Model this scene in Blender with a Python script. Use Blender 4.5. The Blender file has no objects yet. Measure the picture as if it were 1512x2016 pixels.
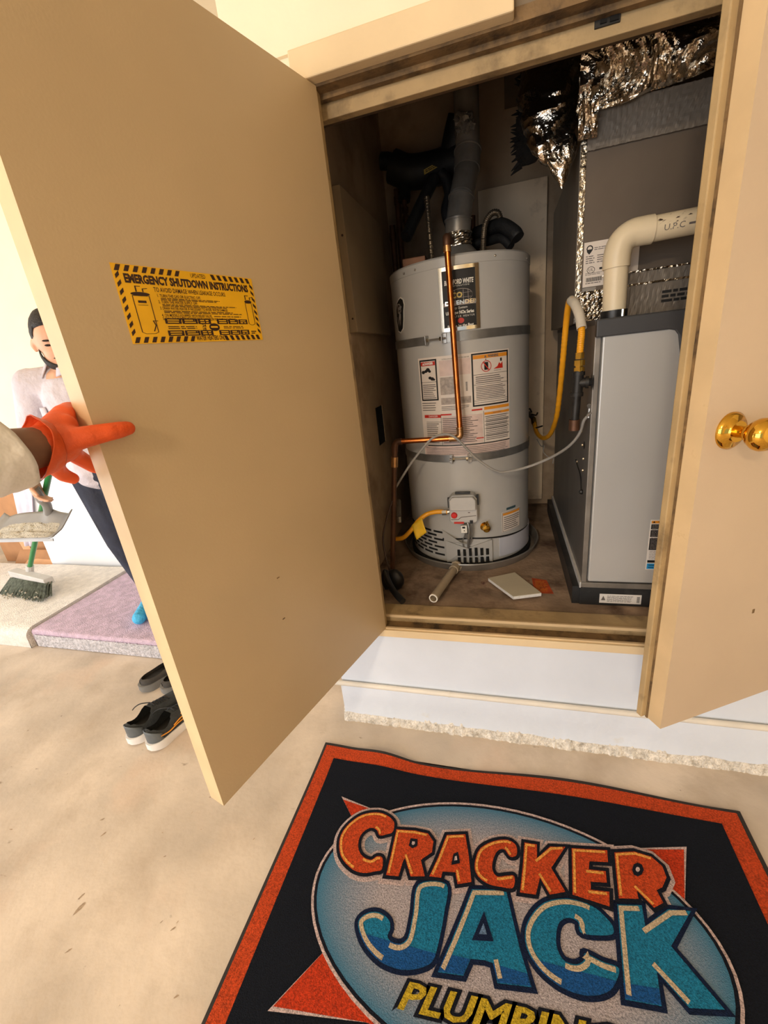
import bpy, bmesh, math, random
from mathutils import Vector, Matrix, noise
from mathutils.geometry import tessellate_polygon
random.seed(7)
V = Vector
PI = math.pi
SC = bpy.context.scene
COL = SC.collection

# ------------------------------------------------------------------ camera
cam_d = bpy.data.cameras.new('camera')
cam_d.sensor_fit = 'HORIZONTAL'
cam_d.sensor_width = 36.0
cam_d.lens = 828.5 / 1512 * 36.0
cam_d.clip_start = 0.02
cam = bpy.data.objects.new('camera', cam_d)
COL.objects.link(cam)
_r = V((0.96092732, 0.25394333, -0.11014293))
_d = V((-0.01274412, -0.35690363, -0.93405428))
_f = V((-0.27650727, 0.89896195, -0.33972216))
_m = Matrix((_r, -_d, -_f)).transposed().to_4x4()
_m.translation = V((0, -1.2, 1.326))
cam.matrix_world = _m
SC.camera = cam

# ------------------------------------------------------------------ world, light, exposure
w = bpy.data.worlds.new('daylight'); SC.world = w
w.use_nodes = True
w.node_tree.nodes['Background'].inputs[0].default_value = (0.80, 0.90, 1.0, 1)
w.node_tree.nodes['Background'].inputs[1].default_value = 1.0

def area(name, loc, target, sx, sy, power, col):
    l = bpy.data.lights.new(name, 'AREA'); l.shape = 'RECTANGLE'
    l.size = sx; l.size_y = sy; l.energy = power; l.color = col
    o = bpy.data.objects.new(name, l); COL.objects.link(o)
    o.location = loc
    o.rotation_euler = (V(target) - V(loc)).to_track_quat('-Z', 'Y').to_euler()
    return o
# daylight coming in through the open garage door behind and to the left of the camera
area('garage_door_daylight', (-2.35, -4.6, 1.25), (-1.6, 0, 1.0), 4.0, 2.2, 180, (0.95, 0.97, 1.0))
# daylight from the side opening at the far left
area('side_daylight', (-5.3, -1.2, 1.2), (-2.6, 0.4, 0.5), 2.4, 2.0, 130, (0.97, 0.98, 1.0))
VS = SC.view_settings
VS.view_transform = 'Standard'
VS.look = 'None'
VS.gamma = 1.0
VS.use_curve_mapping = False
VS.exposure = -0.60

# ------------------------------------------------------------------ helpers: materials
def lin(c):
    out = []
    for x in c:
        x = max(0.0, min(255.0, x)) / 255.0
        out.append(x / 12.92 if x <= 0.04045 else ((x + 0.055) / 1.055) ** 2.4)
    return (out[0], out[1], out[2], 1.0)

MATS = {}
def pm(name, col, rough=0.6, metal=0.0, var=0.07, scale=6.0, bump=0.0, bscale=80.0, spec=0.5,
       dirt=None, dscale=3.0, dlo=0.55, dhi=0.75, damt=1.0, detail=6.0, bdist=0.01, stretch=None):
    m = bpy.data.materials.new(name); m.use_nodes = True
    nt = m.node_tree; N = nt.nodes; L = nt.links
    b = N['Principled BSDF']
    b.inputs['Roughness'].default_value = rough
    b.inputs['Metallic'].default_value = metal
    b.inputs['Specular IOR Level'].default_value = spec
    tc = N.new('ShaderNodeTexCoord')
    src = tc.outputs['Object']
    if stretch:
        mp = N.new('ShaderNodeMapping'); mp.inputs['Scale'].default_value = stretch
        L.new(src, mp.inputs['Vector']); src = mp.outputs['Vector']
    n1 = N.new('ShaderNodeTexNoise'); n1.inputs['Scale'].default_value = scale; n1.inputs['Detail'].default_value = detail
    L.new(src, n1.inputs['Vector'])
    r1 = N.new('ShaderNodeValToRGB')
    r1.color_ramp.elements[0].position = 0.3; r1.color_ramp.elements[1].position = 0.7
    r1.color_ramp.elements[0].color = lin([x * (1 - var) for x in col])
    r1.color_ramp.elements[1].color = lin([x * (1 + var) for x in col])
    L.new(n1.outputs['Fac'], r1.inputs['Fac'])
    out = r1.outputs['Color']
    if dirt:
        n2 = N.new('ShaderNodeTexNoise'); n2.inputs['Scale'].default_value = dscale; n2.inputs['Detail'].default_value = 8
        n2.inputs['Roughness'].default_value = 0.62
        L.new(src, n2.inputs['Vector'])
        r2 = N.new('ShaderNodeValToRGB'); r2.color_ramp.elements[0].position = dlo; r2.color_ramp.elements[1].position = dhi
        r2.color_ramp.elements[1].color = (damt, damt, damt, 1)
        L.new(n2.outputs['Fac'], r2.inputs['Fac'])
        mx = N.new('ShaderNodeMix'); mx.data_type = 'RGBA'
        L.new(r2.outputs['Color'], mx.inputs['Factor'])
        L.new(out, mx.inputs['A']); mx.inputs['B'].default_value = lin(dirt)
        out = mx.outputs['Result']
    L.new(out, b.inputs['Base Color'])
    if bump:
        n3 = N.new('ShaderNodeTexNoise'); n3.inputs['Scale'].default_value = bscale; n3.inputs['Detail'].default_value = 4
        L.new(src, n3.inputs['Vector'])
        bp = N.new('ShaderNodeBump'); bp.inputs['Strength'].default_value = bump; bp.inputs['Distance'].default_value = bdist
        L.new(n3.outputs['Fac'], bp.inputs['Height']); L.new(bp.outputs['Normal'], b.inputs['Normal'])
    MATS[name] = m
    return m

pm('cream_wall', (240, 226, 198), 0.75, var=0.015, bump=0.05, bscale=120)
pm('white_wall', (240, 242, 245), 0.7, var=0.015, bump=0.05, bscale=100)
pm('front_white', (214, 220, 230), 0.7, var=0.015, bump=0.05, bscale=100)
pm('curb_white', (212, 218, 228), 0.62, var=0.02, scale=4, bump=0.25, bscale=30, dirt=(205, 200, 190), dscale=9, dlo=0.66, dhi=0.74, damt=0.5)
pm('curb_rough', (226, 218, 206), 0.9, var=0.10, scale=60, bump=0.9, bscale=150, dirt=(150, 138, 120), dscale=40, dlo=0.5, dhi=0.72)
pm('bead_paint', (222, 214, 200), 0.6, var=0.04)
pm('trim_cream', (224, 200, 160), 0.55, var=0.03, scale=5, bump=0.05, dirt=(150, 120, 80), dscale=7, dlo=0.72, dhi=0.85, damt=0.5)
pm('frame_khaki', (176, 150, 108), 0.6, var=0.07, scale=10, dirt=(80, 62, 40), dscale=9, dlo=0.52, dhi=0.72, damt=0.8, bump=0.1)
pm('frame_dirty', (122, 96, 62), 0.75, var=0.12, scale=14, dirt=(58, 44, 30), dscale=16, dlo=0.48, dhi=0.66, bump=0.2)
pm('door_beige', (194, 170, 134), 0.38, var=0.025, scale=2.5, spec=0.4, bump=0.03, bscale=200)
pm('door_beige_outer', (200, 178, 152), 0.42, var=0.03, scale=2.5, spec=0.4, bump=0.03, bscale=200)
pm('edge_cream', (212, 184, 142), 0.55, var=0.04, scale=9, dirt=(176, 142, 92), dscale=18, dlo=0.66, dhi=0.78, damt=0.6)
pm('closet_wall', (176, 154, 128), 0.85, var=0.10, scale=3, dirt=(118, 94, 70), dscale=3.5, dlo=0.5, dhi=0.75, damt=0.8, bump=0.08)
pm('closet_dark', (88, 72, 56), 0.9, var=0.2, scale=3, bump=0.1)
pm('grey_panel', (120, 106, 88), 0.8, var=0.1)
pm('closet_floor', (152, 130, 110), 0.85, var=0.16, scale=9, dirt=(92, 70, 56), dscale=6, dlo=0.48, dhi=0.68, bump=0.3, bscale=60)
pm('drywall_board', (228, 206, 176), 0.85, var=0.06, scale=4, dirt=(132, 104, 80), dscale=5, dlo=0.58, dhi=0.75, damt=0.7)
pm('tank_grey', (182, 180, 176), 0.24, var=0.03, scale=4, spec=0.5, bump=0.02, bscale=300)
pm('board_shaded', (156, 138, 114), 0.8, var=0.06, scale=4)  # pale board colour darkened; shade at the closet's left is painted in
pm('lip_bright', (206, 204, 200), 0.4, var=0.08, scale=20)  # metal lip as flat light grey; its bright line is painted, not reflected
pm('tank_skirt', (190, 190, 198), 0.4, var=0.03)
pm('galv', (160, 158, 154), 0.32, 0.65, var=0.12, scale=14)
pm('galv_dull', (136, 130, 122), 0.40, 0.45, var=0.14, scale=10)
pm('strap_steel', (140, 140, 138), 0.4, 0.7, var=0.08, scale=20)
pm('chrome', (225, 220, 205), 0.14, 1.0, var=0.04)
pm('copper', (206, 118, 58), 0.26, 0.95, var=0.14, scale=18, dirt=(110, 62, 34), dscale=20, dlo=0.6, dhi=0.78, damt=0.6)
pm('copper_old', (98, 68, 50), 0.5, 0.6, var=0.18, scale=16)
pm('copper_solder', (186, 140, 92), 0.35, 0.85, var=0.15, scale=40)
pm('brass', (204, 164, 72), 0.2, 1.0, var=0.1, scale=20)
pm('knob_brass', (220, 172, 70), 0.09, 1.0, var=0.05, scale=8)
pm('steel_braid', (120, 108, 92), 0.38, 0.85, var=0.12, scale=60)
pm('black_foam', (26, 26, 27), 0.55, var=0.2, scale=30, bump=0.2, bscale=120)
pm('black_plastic', (22, 22, 23), 0.4, var=0.15)
pm('black_ink', (20, 18, 17), 0.6, var=0.05)
pm('black_iron', (48, 46, 44), 0.5, 0.5, var=0.2, scale=30)
pm('hole_black', (10, 9, 8), 0.9, var=0.1)
pm('yellow_flex', (238, 164, 28), 0.42, var=0.05, scale=20)
pm('yellow_tag', (226, 180, 30), 0.6, var=0.08, scale=20)
pm('white_tag', (206, 196, 178), 0.7, var=0.06, scale=20)
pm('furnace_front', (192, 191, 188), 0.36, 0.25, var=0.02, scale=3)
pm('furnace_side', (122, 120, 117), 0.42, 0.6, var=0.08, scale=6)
pm('furnace_band', (62, 62, 64), 0.5, var=0.06)
pm('furnace_base', (58, 58, 58), 0.45, 0.5, var=0.15, scale=8, dirt=(100, 98, 94), dscale=12, dlo=0.55, dhi=0.75, damt=0.6)
pm('coil_case', (102, 90, 78), 0.5, 0.3, var=0.05, scale=5)
pm('coil_side', (128, 118, 106), 0.5, 0.35, var=0.08, scale=4)
pm('foil', (214, 206, 192), 0.17, 1.0, var=0.06, scale=20, bump=0.5, bscale=34, bdist=0.02)
pm('foil_tape', (196, 186, 168), 0.24, 1.0, var=0.06, scale=12, bump=0.35, bscale=60, bdist=0.01)
pm('wool_dark', (20, 17, 14), 0.95, var=0.3, scale=30, bump=0.6, bscale=60)
pm('pvc', (232, 214, 180), 0.42, var=0.03, scale=8, dirt=(120, 96, 66), dscale=26, dlo=0.70, dhi=0.76, damt=0.7)
pm('pvc_stub', (176, 160, 136), 0.45, var=0.06, scale=14, dirt=(110, 90, 70), dscale=20, dlo=0.58, dhi=0.75, damt=0.6)
pm('pvc_cut', (244, 238, 226), 0.5, var=0.02)
pm('paper_white', (232, 224, 214), 0.55, var=0.02, scale=10)
pm('label_white', (226, 214, 202), 0.4, var=0.03, scale=10)
pm('label_pink', (216, 192, 182), 0.45, var=0.04, scale=30)
pm('label_grey', (168, 156, 146), 0.5, var=0.12, scale=80)
pm('ink_grey', (104, 96, 92), 0.6, var=0.1)
pm('ink_soft', (150, 140, 134), 0.6, var=0.1)
pm('ink_red', (198, 44, 28), 0.5, var=0.05)
pm('ink_orange', (226, 146, 40), 0.5, var=0.05)
pm('ink_blue', (30, 150, 210), 0.5, var=0.05)
pm('ink_white', (238, 234, 224), 0.5, var=0.02)
pm('ink_gold', (206, 180, 90), 0.4, var=0.05)
pm('ink_teal', (60, 84, 90), 0.5, var=0.05)
pm('sticker_yellow', (236, 178, 26), 0.4, var=0.05, scale=9)
pm('sticker_ink', (52, 28, 18), 0.55, var=0.05)
pm('red_button', (208, 30, 24), 0.35, var=0.03)
pm('valve_grey', (188, 186, 182), 0.38, 0.2, var=0.03)
pm('wire_grey', (152, 148, 142), 0.45, var=0.06)
pm('wire_dark', (60, 38, 26), 0.5, var=0.1)
pm('wire_white', (214, 210, 204), 0.5, var=0.03)
pm('scrap_board', (206, 198, 176), 0.75, var=0.03)
pm('scrap_edge', (240, 238, 234), 0.8, var=0.03, bump=0.5, bscale=120)
pm('floor_paper', (158, 134, 112), 0.75, var=0.12, scale=20, dirt=(96, 60, 54), dscale=20, dlo=0.5, dhi=0.65)
pm('floor_paper_red', (184, 76, 34), 0.7, var=0.14, scale=24, dirt=(120, 60, 36), dscale=30, dlo=0.55, dhi=0.7)
pm('floor_scuff', (158, 136, 112), 0.7, var=0.2, scale=90)
pm('rug_white', (236, 228, 218), 0.95, var=0.05, scale=30, bump=0.9, bscale=160)
pm('rug_lavender', (208, 184, 202), 0.95, var=0.08, scale=26, bump=0.9, bscale=160)
pm('rug_fringe', (206, 202, 206), 0.95, var=0.16, scale=90, bump=1.0, bscale=220)
pm('cardboard', (176, 126, 84), 0.85, var=0.06, scale=6)
pm('cardboard_light', (226, 172, 126), 0.8, var=0.05)
pm('cloth_lavender', (214, 204, 218), 0.9, var=0.05, scale=9, bump=0.3, bscale=30)
pm('broom_green', (34, 128, 66), 0.35, var=0.06)
pm('broom_grey', (196, 192, 186), 0.6, var=0.06)
pm('bristle', (92, 98, 88), 0.9, var=0.25, scale=60)
pm('dustpan_grey', (150, 148, 146), 0.4, 0.3, var=0.06)
pm('debris', (214, 204, 186), 0.95, var=0.2, scale=60, dirt=(130, 120, 104), dscale=60, dlo=0.5, dhi=0.65, bump=1.0, bscale=200)
pm('skin_light', (224, 170, 138), 0.55, var=0.04, scale=20)
pm('skin_brown', (128, 92, 72), 0.55, var=0.07, scale=30)
pm('hair_black', (30, 25, 22), 0.6, var=0.3, scale=60, bump=0.5, bscale=150)
pm('shirt_white', (212, 204, 212), 0.85, var=0.03, scale=8, bump=0.6, bscale=14, bdist=0.03)
pm('trouser_navy', (46, 50, 66), 0.85, var=0.12, scale=10, bump=0.5, bscale=20, bdist=0.02)
pm('shoe_cover_blue', (70, 178, 226), 0.6, var=0.1, scale=30, bump=0.8, bscale=60)
pm('sleeve_grey', (232, 228, 224), 0.9, var=0.05, scale=10, bump=0.6, bscale=16, bdist=0.02)
pm('glove_orange', (226, 88, 34), 0.5, var=0.07, scale=14, bump=0.35, bscale=70, bdist=0.006)
pm('shoe_black', (46, 50, 52), 0.7, var=0.12, scale=60, bump=0.4, bscale=300)
pm('shoe_heel', (92, 98, 102), 0.5, var=0.06)
pm('shoe_sole', (232, 228, 224), 0.6, var=0.03)
pm('shoe_dark', (64, 60, 56), 0.8, var=0.1, scale=40)
pm('shoe_darksole', (120, 118, 114), 0.7, var=0.06)
pm('swoosh_orange', (236, 156, 48), 0.5, var=0.03)
pm('rubber_black', (38, 32, 28), 0.8, var=0.1)
def carpet(name, col, var=0.22):
    return pm(name, col, 0.95, var=var, scale=260, detail=3, bump=0.8, bscale=420, bdist=0.006, spec=0.15)
carpet('mat_navy', (17, 20, 28)); carpet('mat_orange', (180, 66, 30)); carpet('mat_orange_dark', (178, 54, 24))
carpet('mat_black', (20, 22, 32)); carpet('mat_cream', (184, 164, 136)); carpet('mat_pale', (186, 164, 160))
carpet('mat_teal', (28, 108, 140)); carpet('mat_blue', (24, 74, 128)); carpet('mat_yellow', (176, 148, 38)); carpet('mat_amber', (232, 150, 70))
carpet('mat_slate', (92, 116, 146)); carpet('mat_deep', (17, 28, 54))

def floor_material():
    m = pm('garage_floor', (200, 185, 168), 0.62, var=0.10, scale=3.2, spec=0.3, bump=0.12, bscale=50,
           dirt=(176, 158, 138), dscale=5.0, dlo=0.50, dhi=0.72, damt=0.6)
    nt = m.node_tree; N = nt.nodes; L = nt.links; b = N['Principled BSDF']
    prev = b.inputs['Base Color'].links[0].from_socket
    tc = N.new('ShaderNodeTexCoord')
    def layer(prev, scale, lo, hi, col, strength, stretch=(1, 1, 1)):
        mp = N.new('ShaderNodeMapping'); mp.inputs['Scale'].default_value = stretch; mp.inputs['Rotation'].default_value = (0, 0, 0.6)
        L.new(tc.outputs['Object'], mp.inputs['Vector'])
        n = N.new('ShaderNodeTexNoise'); n.inputs['Scale'].default_value = scale; n.inputs['Detail'].default_value = 5
        L.new(mp.outputs['Vector'], n.inputs['Vector'])
        r = N.new('ShaderNodeValToRGB'); r.color_ramp.elements[0].position = lo; r.color_ramp.elements[1].position = hi
        r.color_ramp.elements[1].color = (strength,) * 3 + (1,)
        L.new(n.outputs['Fac'], r.inputs['Fac'])
        x = N.new('ShaderNodeMix'); x.data_type = 'RGBA'
        L.new(r.outputs['Color'], x.inputs['Factor']); L.new(prev, x.inputs['A']); x.inputs['B'].default_value = lin(col)
        return x.outputs['Result']
    prev = layer(prev, 11, 0.70, 0.76, (126, 106, 84), 0.8, (1, 2.6, 1))
    prev = layer(prev, 34, 0.735, 0.79, (112, 92, 74), 0.8)
    prev = layer(prev, 3.0, 0.56, 0.70, (212, 186, 164), 0.6)
    L.new(prev, b.inputs['Base Color'])
floor_material()

def disc_material():
    # the printed oval of the mat: slate-teal rim fading to a pale middle (the colour of the pile itself)
    m = carpet('mat_oval', (162, 152, 154))
    nt = m.node_tree; N = nt.nodes; L = nt.links; b = N['Principled BSDF']
    prev = b.inputs['Base Color'].links[0].from_socket
    tc = N.new('ShaderNodeTexCoord')
    mp = N.new('ShaderNodeMapping'); mp.vector_type = 'POINT'
    mp.inputs['Location'].default_value = (0.0, 0.0, 0)
    mp.inputs['Scale'].default_value = (1 / 0.483, 1 / 0.269, 0)
    L.new(tc.outputs['Object'], mp.inputs['Vector'])
    ln = N.new('ShaderNodeVectorMath'); ln.operation = 'LENGTH'; L.new(mp.outputs['Vector'], ln.inputs[0])
    r = N.new('ShaderNodeValToRGB')
    r.color_ramp.elements[0].position = 0.62; r.color_ramp.elements[0].color = (0, 0, 0, 1)
    r.color_ramp.elements[1].position = 0.99; r.color_ramp.elements[1].color = (1, 1, 1, 1)
    L.new(ln.outputs['Value'], r.inputs['Fac'])
    x = N.new('ShaderNodeMix'); x.data_type = 'RGBA'
    L.new(r.outputs['Color'], x.inputs['Factor']); L.new(prev, x.inputs['A']); x.inputs['B'].default_value = lin((58, 112, 140))
    L.new(x.outputs['Result'], b.inputs['Base Color'])
disc_material()

# ------------------------------------------------------------------ helpers: geometry
ORG = {}
def org(o):
    return ORG.get(o.name, V((0, 0, 0))) if o else V((0, 0, 0))

def catmull(pts, n=8):
    P = [V(p) for p in pts]
    P = [P[0] * 2 - P[1]] + P + [P[-1] * 2 - P[-2]]
    out = []
    for i in range(1, len(P) - 2):
        a, b, c, d = P[i - 1], P[i], P[i + 1], P[i + 2]
        for k in range(n):
            t = k / n
            out.append(0.5 * ((2 * b) + (c - a) * t + (2 * a - 5 * b + 4 * c - d) * t * t + (3 * b - a - 3 * c + d) * t ** 3))
    out.append(P[-2])
    return out

class MB:
    def __init__(s):
        s.v = []; s.f = []; s.mi = []; s.cur = 0
    def add(s, vs, fs):
        b = len(s.v); s.v += [V(p) for p in vs]
        for f in fs:
            s.f.append([b + i for i in f]); s.mi.append(s.cur)
        return s
    def box(s, x0, x1, y0, y1, z0, z1):
        return s.obox(V(((x0 + x1) / 2, (y0 + y1) / 2, (z0 + z1) / 2)), V((1, 0, 0)) * ((x1 - x0) / 2), V((0, 1, 0)) * ((y1 - y0) / 2), V((0, 0, 1)) * ((z1 - z0) / 2))
    def obox(s, c, a, b, d):
        c, a, b, d = V(c), V(a), V(b), V(d)
        vs = [c + a * i + b * j + d * k for k in (-1, 1) for j in (-1, 1) for i in (-1, 1)]
        return s.add(vs, [(0, 2, 3, 1), (4, 5, 7, 6), (0, 1, 5, 4), (2, 6, 7, 3), (0, 4, 6, 2), (1, 3, 7, 5)])
    def tube(s, pts, r, n=12, cap=True, rs=None, hollow=None):
        P = [V(p) for p in pts]
        t0 = (P[1] - P[0]).normalized()
        ref = V((0, 0, 1)) if abs(t0.z) < 0.9 else V((1, 0, 0))
        u = t0.cross(ref).normalized()
        rings = []
        vs = []
        for i, p in enumerate(P):
            if i == 0: t = P[1] - P[0]
            elif i == len(P) - 1: t = P[-1] - P[-2]
            else: t = (P[i + 1] - P[i]).normalized() + (P[i] - P[i - 1]).normalized()
            t.normalize()
            u = (u - t * u.dot(t)).normalized(); w_ = t.cross(u)
            rr = rs[i] if rs else r
            for k in range(n):
                a = 2 * PI * k / n
                vs.append(p + (u * math.cos(a) + w_ * math.sin(a)) * rr)
        fs = []
        for i in range(len(P) - 1):
            for k in range(n):
                fs.append((i * n + k, i * n + (k + 1) % n, (i + 1) * n + (k + 1) % n, (i + 1) * n + k))
        if cap:
            fs.append(tuple(range(n - 1, -1, -1))); fs.append(tuple((len(P) - 1) * n + k for k in range(n)))
        return s.add(vs, fs)
    def lathe(s, prof, o, axis=(0, 0, 1), n=32, a0=0.0, a1=2 * PI):
        o = V(o); ax = V(axis).normalized()
        ref = V((0, 0, 1)) if abs(ax.z) < 0.9 else V((1, 0, 0))
        u = ax.cross(ref).normalized(); w_ = ax.cross(u)
        full = abs(a1 - a0 - 2 * PI) < 1e-6
        m = n if full else n + 1
        vs = []
        for r, h in prof:
            for k in range(m):
                a = a0 + (a1 - a0) * k / n
                vs.append(o + ax * h + (u * math.cos(a) + w_ * math.sin(a)) * r)
        fs = []
        for i in range(len(prof) - 1):
            for k in range(n):
                k2 = (k + 1) % m
                fs.append((i * m + k, i * m + k2, (i + 1) * m + k2, (i + 1) * m + k))
        return s.add(vs, fs)
    def ball(s, c, r, n=14, sc=(1, 1, 1), rot=None):
        vs = []; fs = []; m = n // 2 + 1
        for i in range(m):
            th = PI * i / (m - 1)
            for k in range(n):
                a = 2 * PI * k / n
                p = V((math.sin(th) * math.cos(a) * sc[0], math.sin(th) * math.sin(a) * sc[1], math.cos(th) * sc[2])) * r
                if rot: p = rot @ p
                vs.append(V(c) + p)
        for i in range(m - 1):
            for k in range(n):
                fs.append((i * n + k, i * n + (k + 1) % n, (i + 1) * n + (k + 1) % n, (i + 1) * n + k))
        return s.add(vs, fs)
    def grid(s, fn, nu, nv):
        vs = [fn(i / nu, j / nv) for j in range(nv + 1) for i in range(nu + 1)]
        fs = [(j * (nu + 1) + i, j * (nu + 1) + i + 1, (j + 1) * (nu + 1) + i + 1, (j + 1) * (nu + 1) + i) for j in range(nv) for i in range(nu)]
        return s.add(vs, fs)
    def poly2(s, pts, fn, h=0.0):
        p = [V((x, y, 0)) for x, y in pts]
        return s.add([fn(x, y, h) for x, y in pts], tessellate_polygon([p]))
    def prism(s, pts, fn, h0, h1):
        n = len(pts)
        p = [V((x, y, 0)) for x, y in pts]; tr = tessellate_polygon([p])
        vs = [fn(x, y, h0) for x, y in pts] + [fn(x, y, h1) for x, y in pts]
        fs = [tuple(n + i for i in t) for t in tr] + [tuple(reversed(t)) for t in tr]
        fs += [(i, (i + 1) % n, n + (i + 1) % n, n + i) for i in range(n)]
        return s.add(vs, fs)
    def rect(s, fn, x0, x1, y0, y1, h, nx=1):
        for i in range(nx):
            a = x0 + (x1 - x0) * i / nx; b = x0 + (x1 - x0) * (i + 1) / nx
            s.add([fn(a, y0, h), fn(b, y0, h), fn(b, y1, h), fn(a, y1, h)], [(0, 1, 2, 3)])
        return s
    def band(s, pts, fn, wd, h, closed=True, joint=0):
        # a flat mitred stroke of width wd that follows a 2-D polyline
        P = [V((p[0], p[1])) for p in pts]
        P = [p for i, p in enumerate(P) if i == 0 or (p - P[i - 1]).length > 1e-6]
        n = len(P)
        if n < 2: return s
        vs = []
        for i in range(n):
            d1 = (P[i] - P[i - 1]) if (closed or i > 0) else (P[i + 1] - P[i])
            d2 = (P[(i + 1) % n] - P[i]) if (closed or i < n - 1) else (P[i] - P[i - 1])
            n1 = V((-d1.y, d1.x)).normalized(); n2 = V((-d2.y, d2.x)).normalized()
            m = n1 + n2
            m = m.normalized() if m.length > 1e-4 else n1
            o = m * (wd / 2 / max(0.5, m.dot(n1)))
            hj = h + 0.10 * (i % 5)
            vs += [fn(P[i].x + o.x, P[i].y + o.y, hj), fn(P[i].x - o.x, P[i].y - o.y, hj)]
        k = n if closed else n - 1
        return s.add(vs, [(2 * i, 2 * i + 1, (2 * i + 3) % (2 * n), (2 * i + 2) % (2 * n)) for i in range(k)])
    def build(s, name, mat, parent=None, smooth=False, ang=40, bevel=0, solid=0, recalc=True, loc=None):
        me = bpy.data.meshes.new(name)
        o0 = org(parent)
        base = V(loc) if loc is not None else V((0, 0, 0))
        off = o0 + base
        me.from_pydata([tuple(p - off) for p in s.v], [], s.f)
        mats = mat if isinstance(mat, (list, tuple)) else [mat]
        for x in mats: me.materials.append(MATS[x])
        if len(mats) > 1: me.polygons.foreach_set('material_index', s.mi)
        if recalc:
            bm = bmesh.new(); bm.from_mesh(me)
            bmesh.ops.recalc_face_normals(bm, faces=bm.faces)
            bm.to_mesh(me); bm.free()
        if smooth:
            me.shade_smooth(); me.set_sharp_from_angle(angle=math.radians(ang))
        me.update()
        o = bpy.data.objects.new(name, me); COL.objects.link(o)
        if parent: o.parent = parent
        o.location = base
        ORG[o.name] = off
        if bevel:
            b = o.modifiers.new('bevel', 'BEVEL'); b.width = bevel; b.segments = 2; b.limit_method = 'ANGLE'; b.angle_limit = math.radians(40)
        if solid:
            b = o.modifiers.new('solid', 'SOLIDIFY'); b.thickness = solid
        return o

def tag(o, label, cat, group=None):
    o['label'] = label; o['category'] = cat
    if group: o['group'] = group
    return o
def struct(o, label=None):
    o['kind'] = 'structure'
    if label: o['label'] = label
    return o
def thing(name, loc, label, cat, group=None):
    o = bpy.data.objects.new(name, None); COL.objects.link(o); o.location = loc
    o.empty_display_size = 0.05
    ORG[o.name] = V(loc)
    return tag(o, label, cat, group)
def sub(name, mat, parent, smooth=False, **k):
    # small builder: returns MB plus a finishing call
    pass

_TC = {}
def text2d(s, size=1.0, bold=0.0, shear=0.0, align='CENTER', xs=1.0):
    cu = bpy.data.curves.new('tmp', 'FONT'); cu.body = s; cu.size = size; cu.offset = bold; cu.shear = shear
    cu.align_x = align; cu.align_y = 'CENTER'; cu.resolution_u = 2; cu.fill_mode = 'FRONT'
    ob = bpy.data.objects.new('tmp', cu); COL.objects.link(ob)
    dg = bpy.context.evaluated_depsgraph_get()
    me = bpy.data.meshes.new_from_object(ob.evaluated_get(dg))
    vs = [(v.co.x * xs, v.co.y) for v in me.vertices]; fs = [tuple(p.vertices) for p in me.polygons]
    bpy.data.objects.remove(ob); bpy.data.curves.remove(cu); bpy.data.meshes.remove(me)
    return vs, fs
def put_text(mb, s, fn, x, y, size, h, width=None, **k):
    vs, fs = text2d(s, size, **k)
    if not vs: return
    xs = 1.0
    if width:
        ext = max(v[0] for v in vs) - min(v[0] for v in vs); xs = width / ext
    mb.add([fn(x + v[0] * xs, y + v[1], h) for v in vs], fs)
def small_print(mb, fn, x0, x1, y0, y1, n, h, th=0.35, seed=1, ragged=0.25):
    rnd = random.Random(seed)
    for i in range(n):
        y = y1 + (y0 - y1) * (i + 0.5) / n
        t = (y1 - y0) / n * th / 2
        x = x0; end = x1 - (x1 - x0) * ragged * rnd.random()
        while x < end:
            wl = (y1 - y0) / n * rnd.uniform(0.8, 3.2)
            e = min(x + wl, end)
            mb.add([fn(x, y - t, h), fn(e, y - t, h), fn(e, y + t, h), fn(x, y + t, h)], [(0, 1, 2, 3)])
            x = e + (y1 - y0) / n * 0.35

def blob(name, chains, voxel, mat, parent=None, ells=(), iters=4, loc=None):
    # limbs and lumps fused into ONE continuous surface
    mb = MB()
    for ch in chains:
        for (p, r) in ch: mb.ball(p, r, 14)
        for (p, r), (q, r2) in zip(ch[:-1], ch[1:]):
            if (V(p) - V(q)).length > 1e-4: mb.tube([p, q], r, 14, rs=[r, r2])
    for c, sc, rot in ells: mb.ball(c, 1.0, 20, sc, rot)
    o = mb.build(name + '_tmp', mat, None)
    md = o.modifiers.new('r', 'REMESH'); md.mode = 'VOXEL'; md.voxel_size = voxel; md.use_smooth_shade = True
    sm = o.modifiers.new('s', 'SMOOTH'); sm.factor = 0.5; sm.iterations = iters
    dg = bpy.context.evaluated_depsgraph_get()
    me = bpy.data.meshes.new_from_object(o.evaluated_get(dg))
    bpy.data.objects.remove(o)
    off = org(parent) + (V(loc) if loc is not None else V((0, 0, 0)))
    me.transform(Matrix.Translation(-off))
    me.name = name
    me.materials.clear(); me.materials.append(MATS[mat]); me.shade_smooth()
    ob = bpy.data.objects.new(name, me); COL.objects.link(ob)
    if parent: ob.parent = parent
    if loc is not None: ob.location = loc
    ORG[ob.name] = off
    return ob

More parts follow.
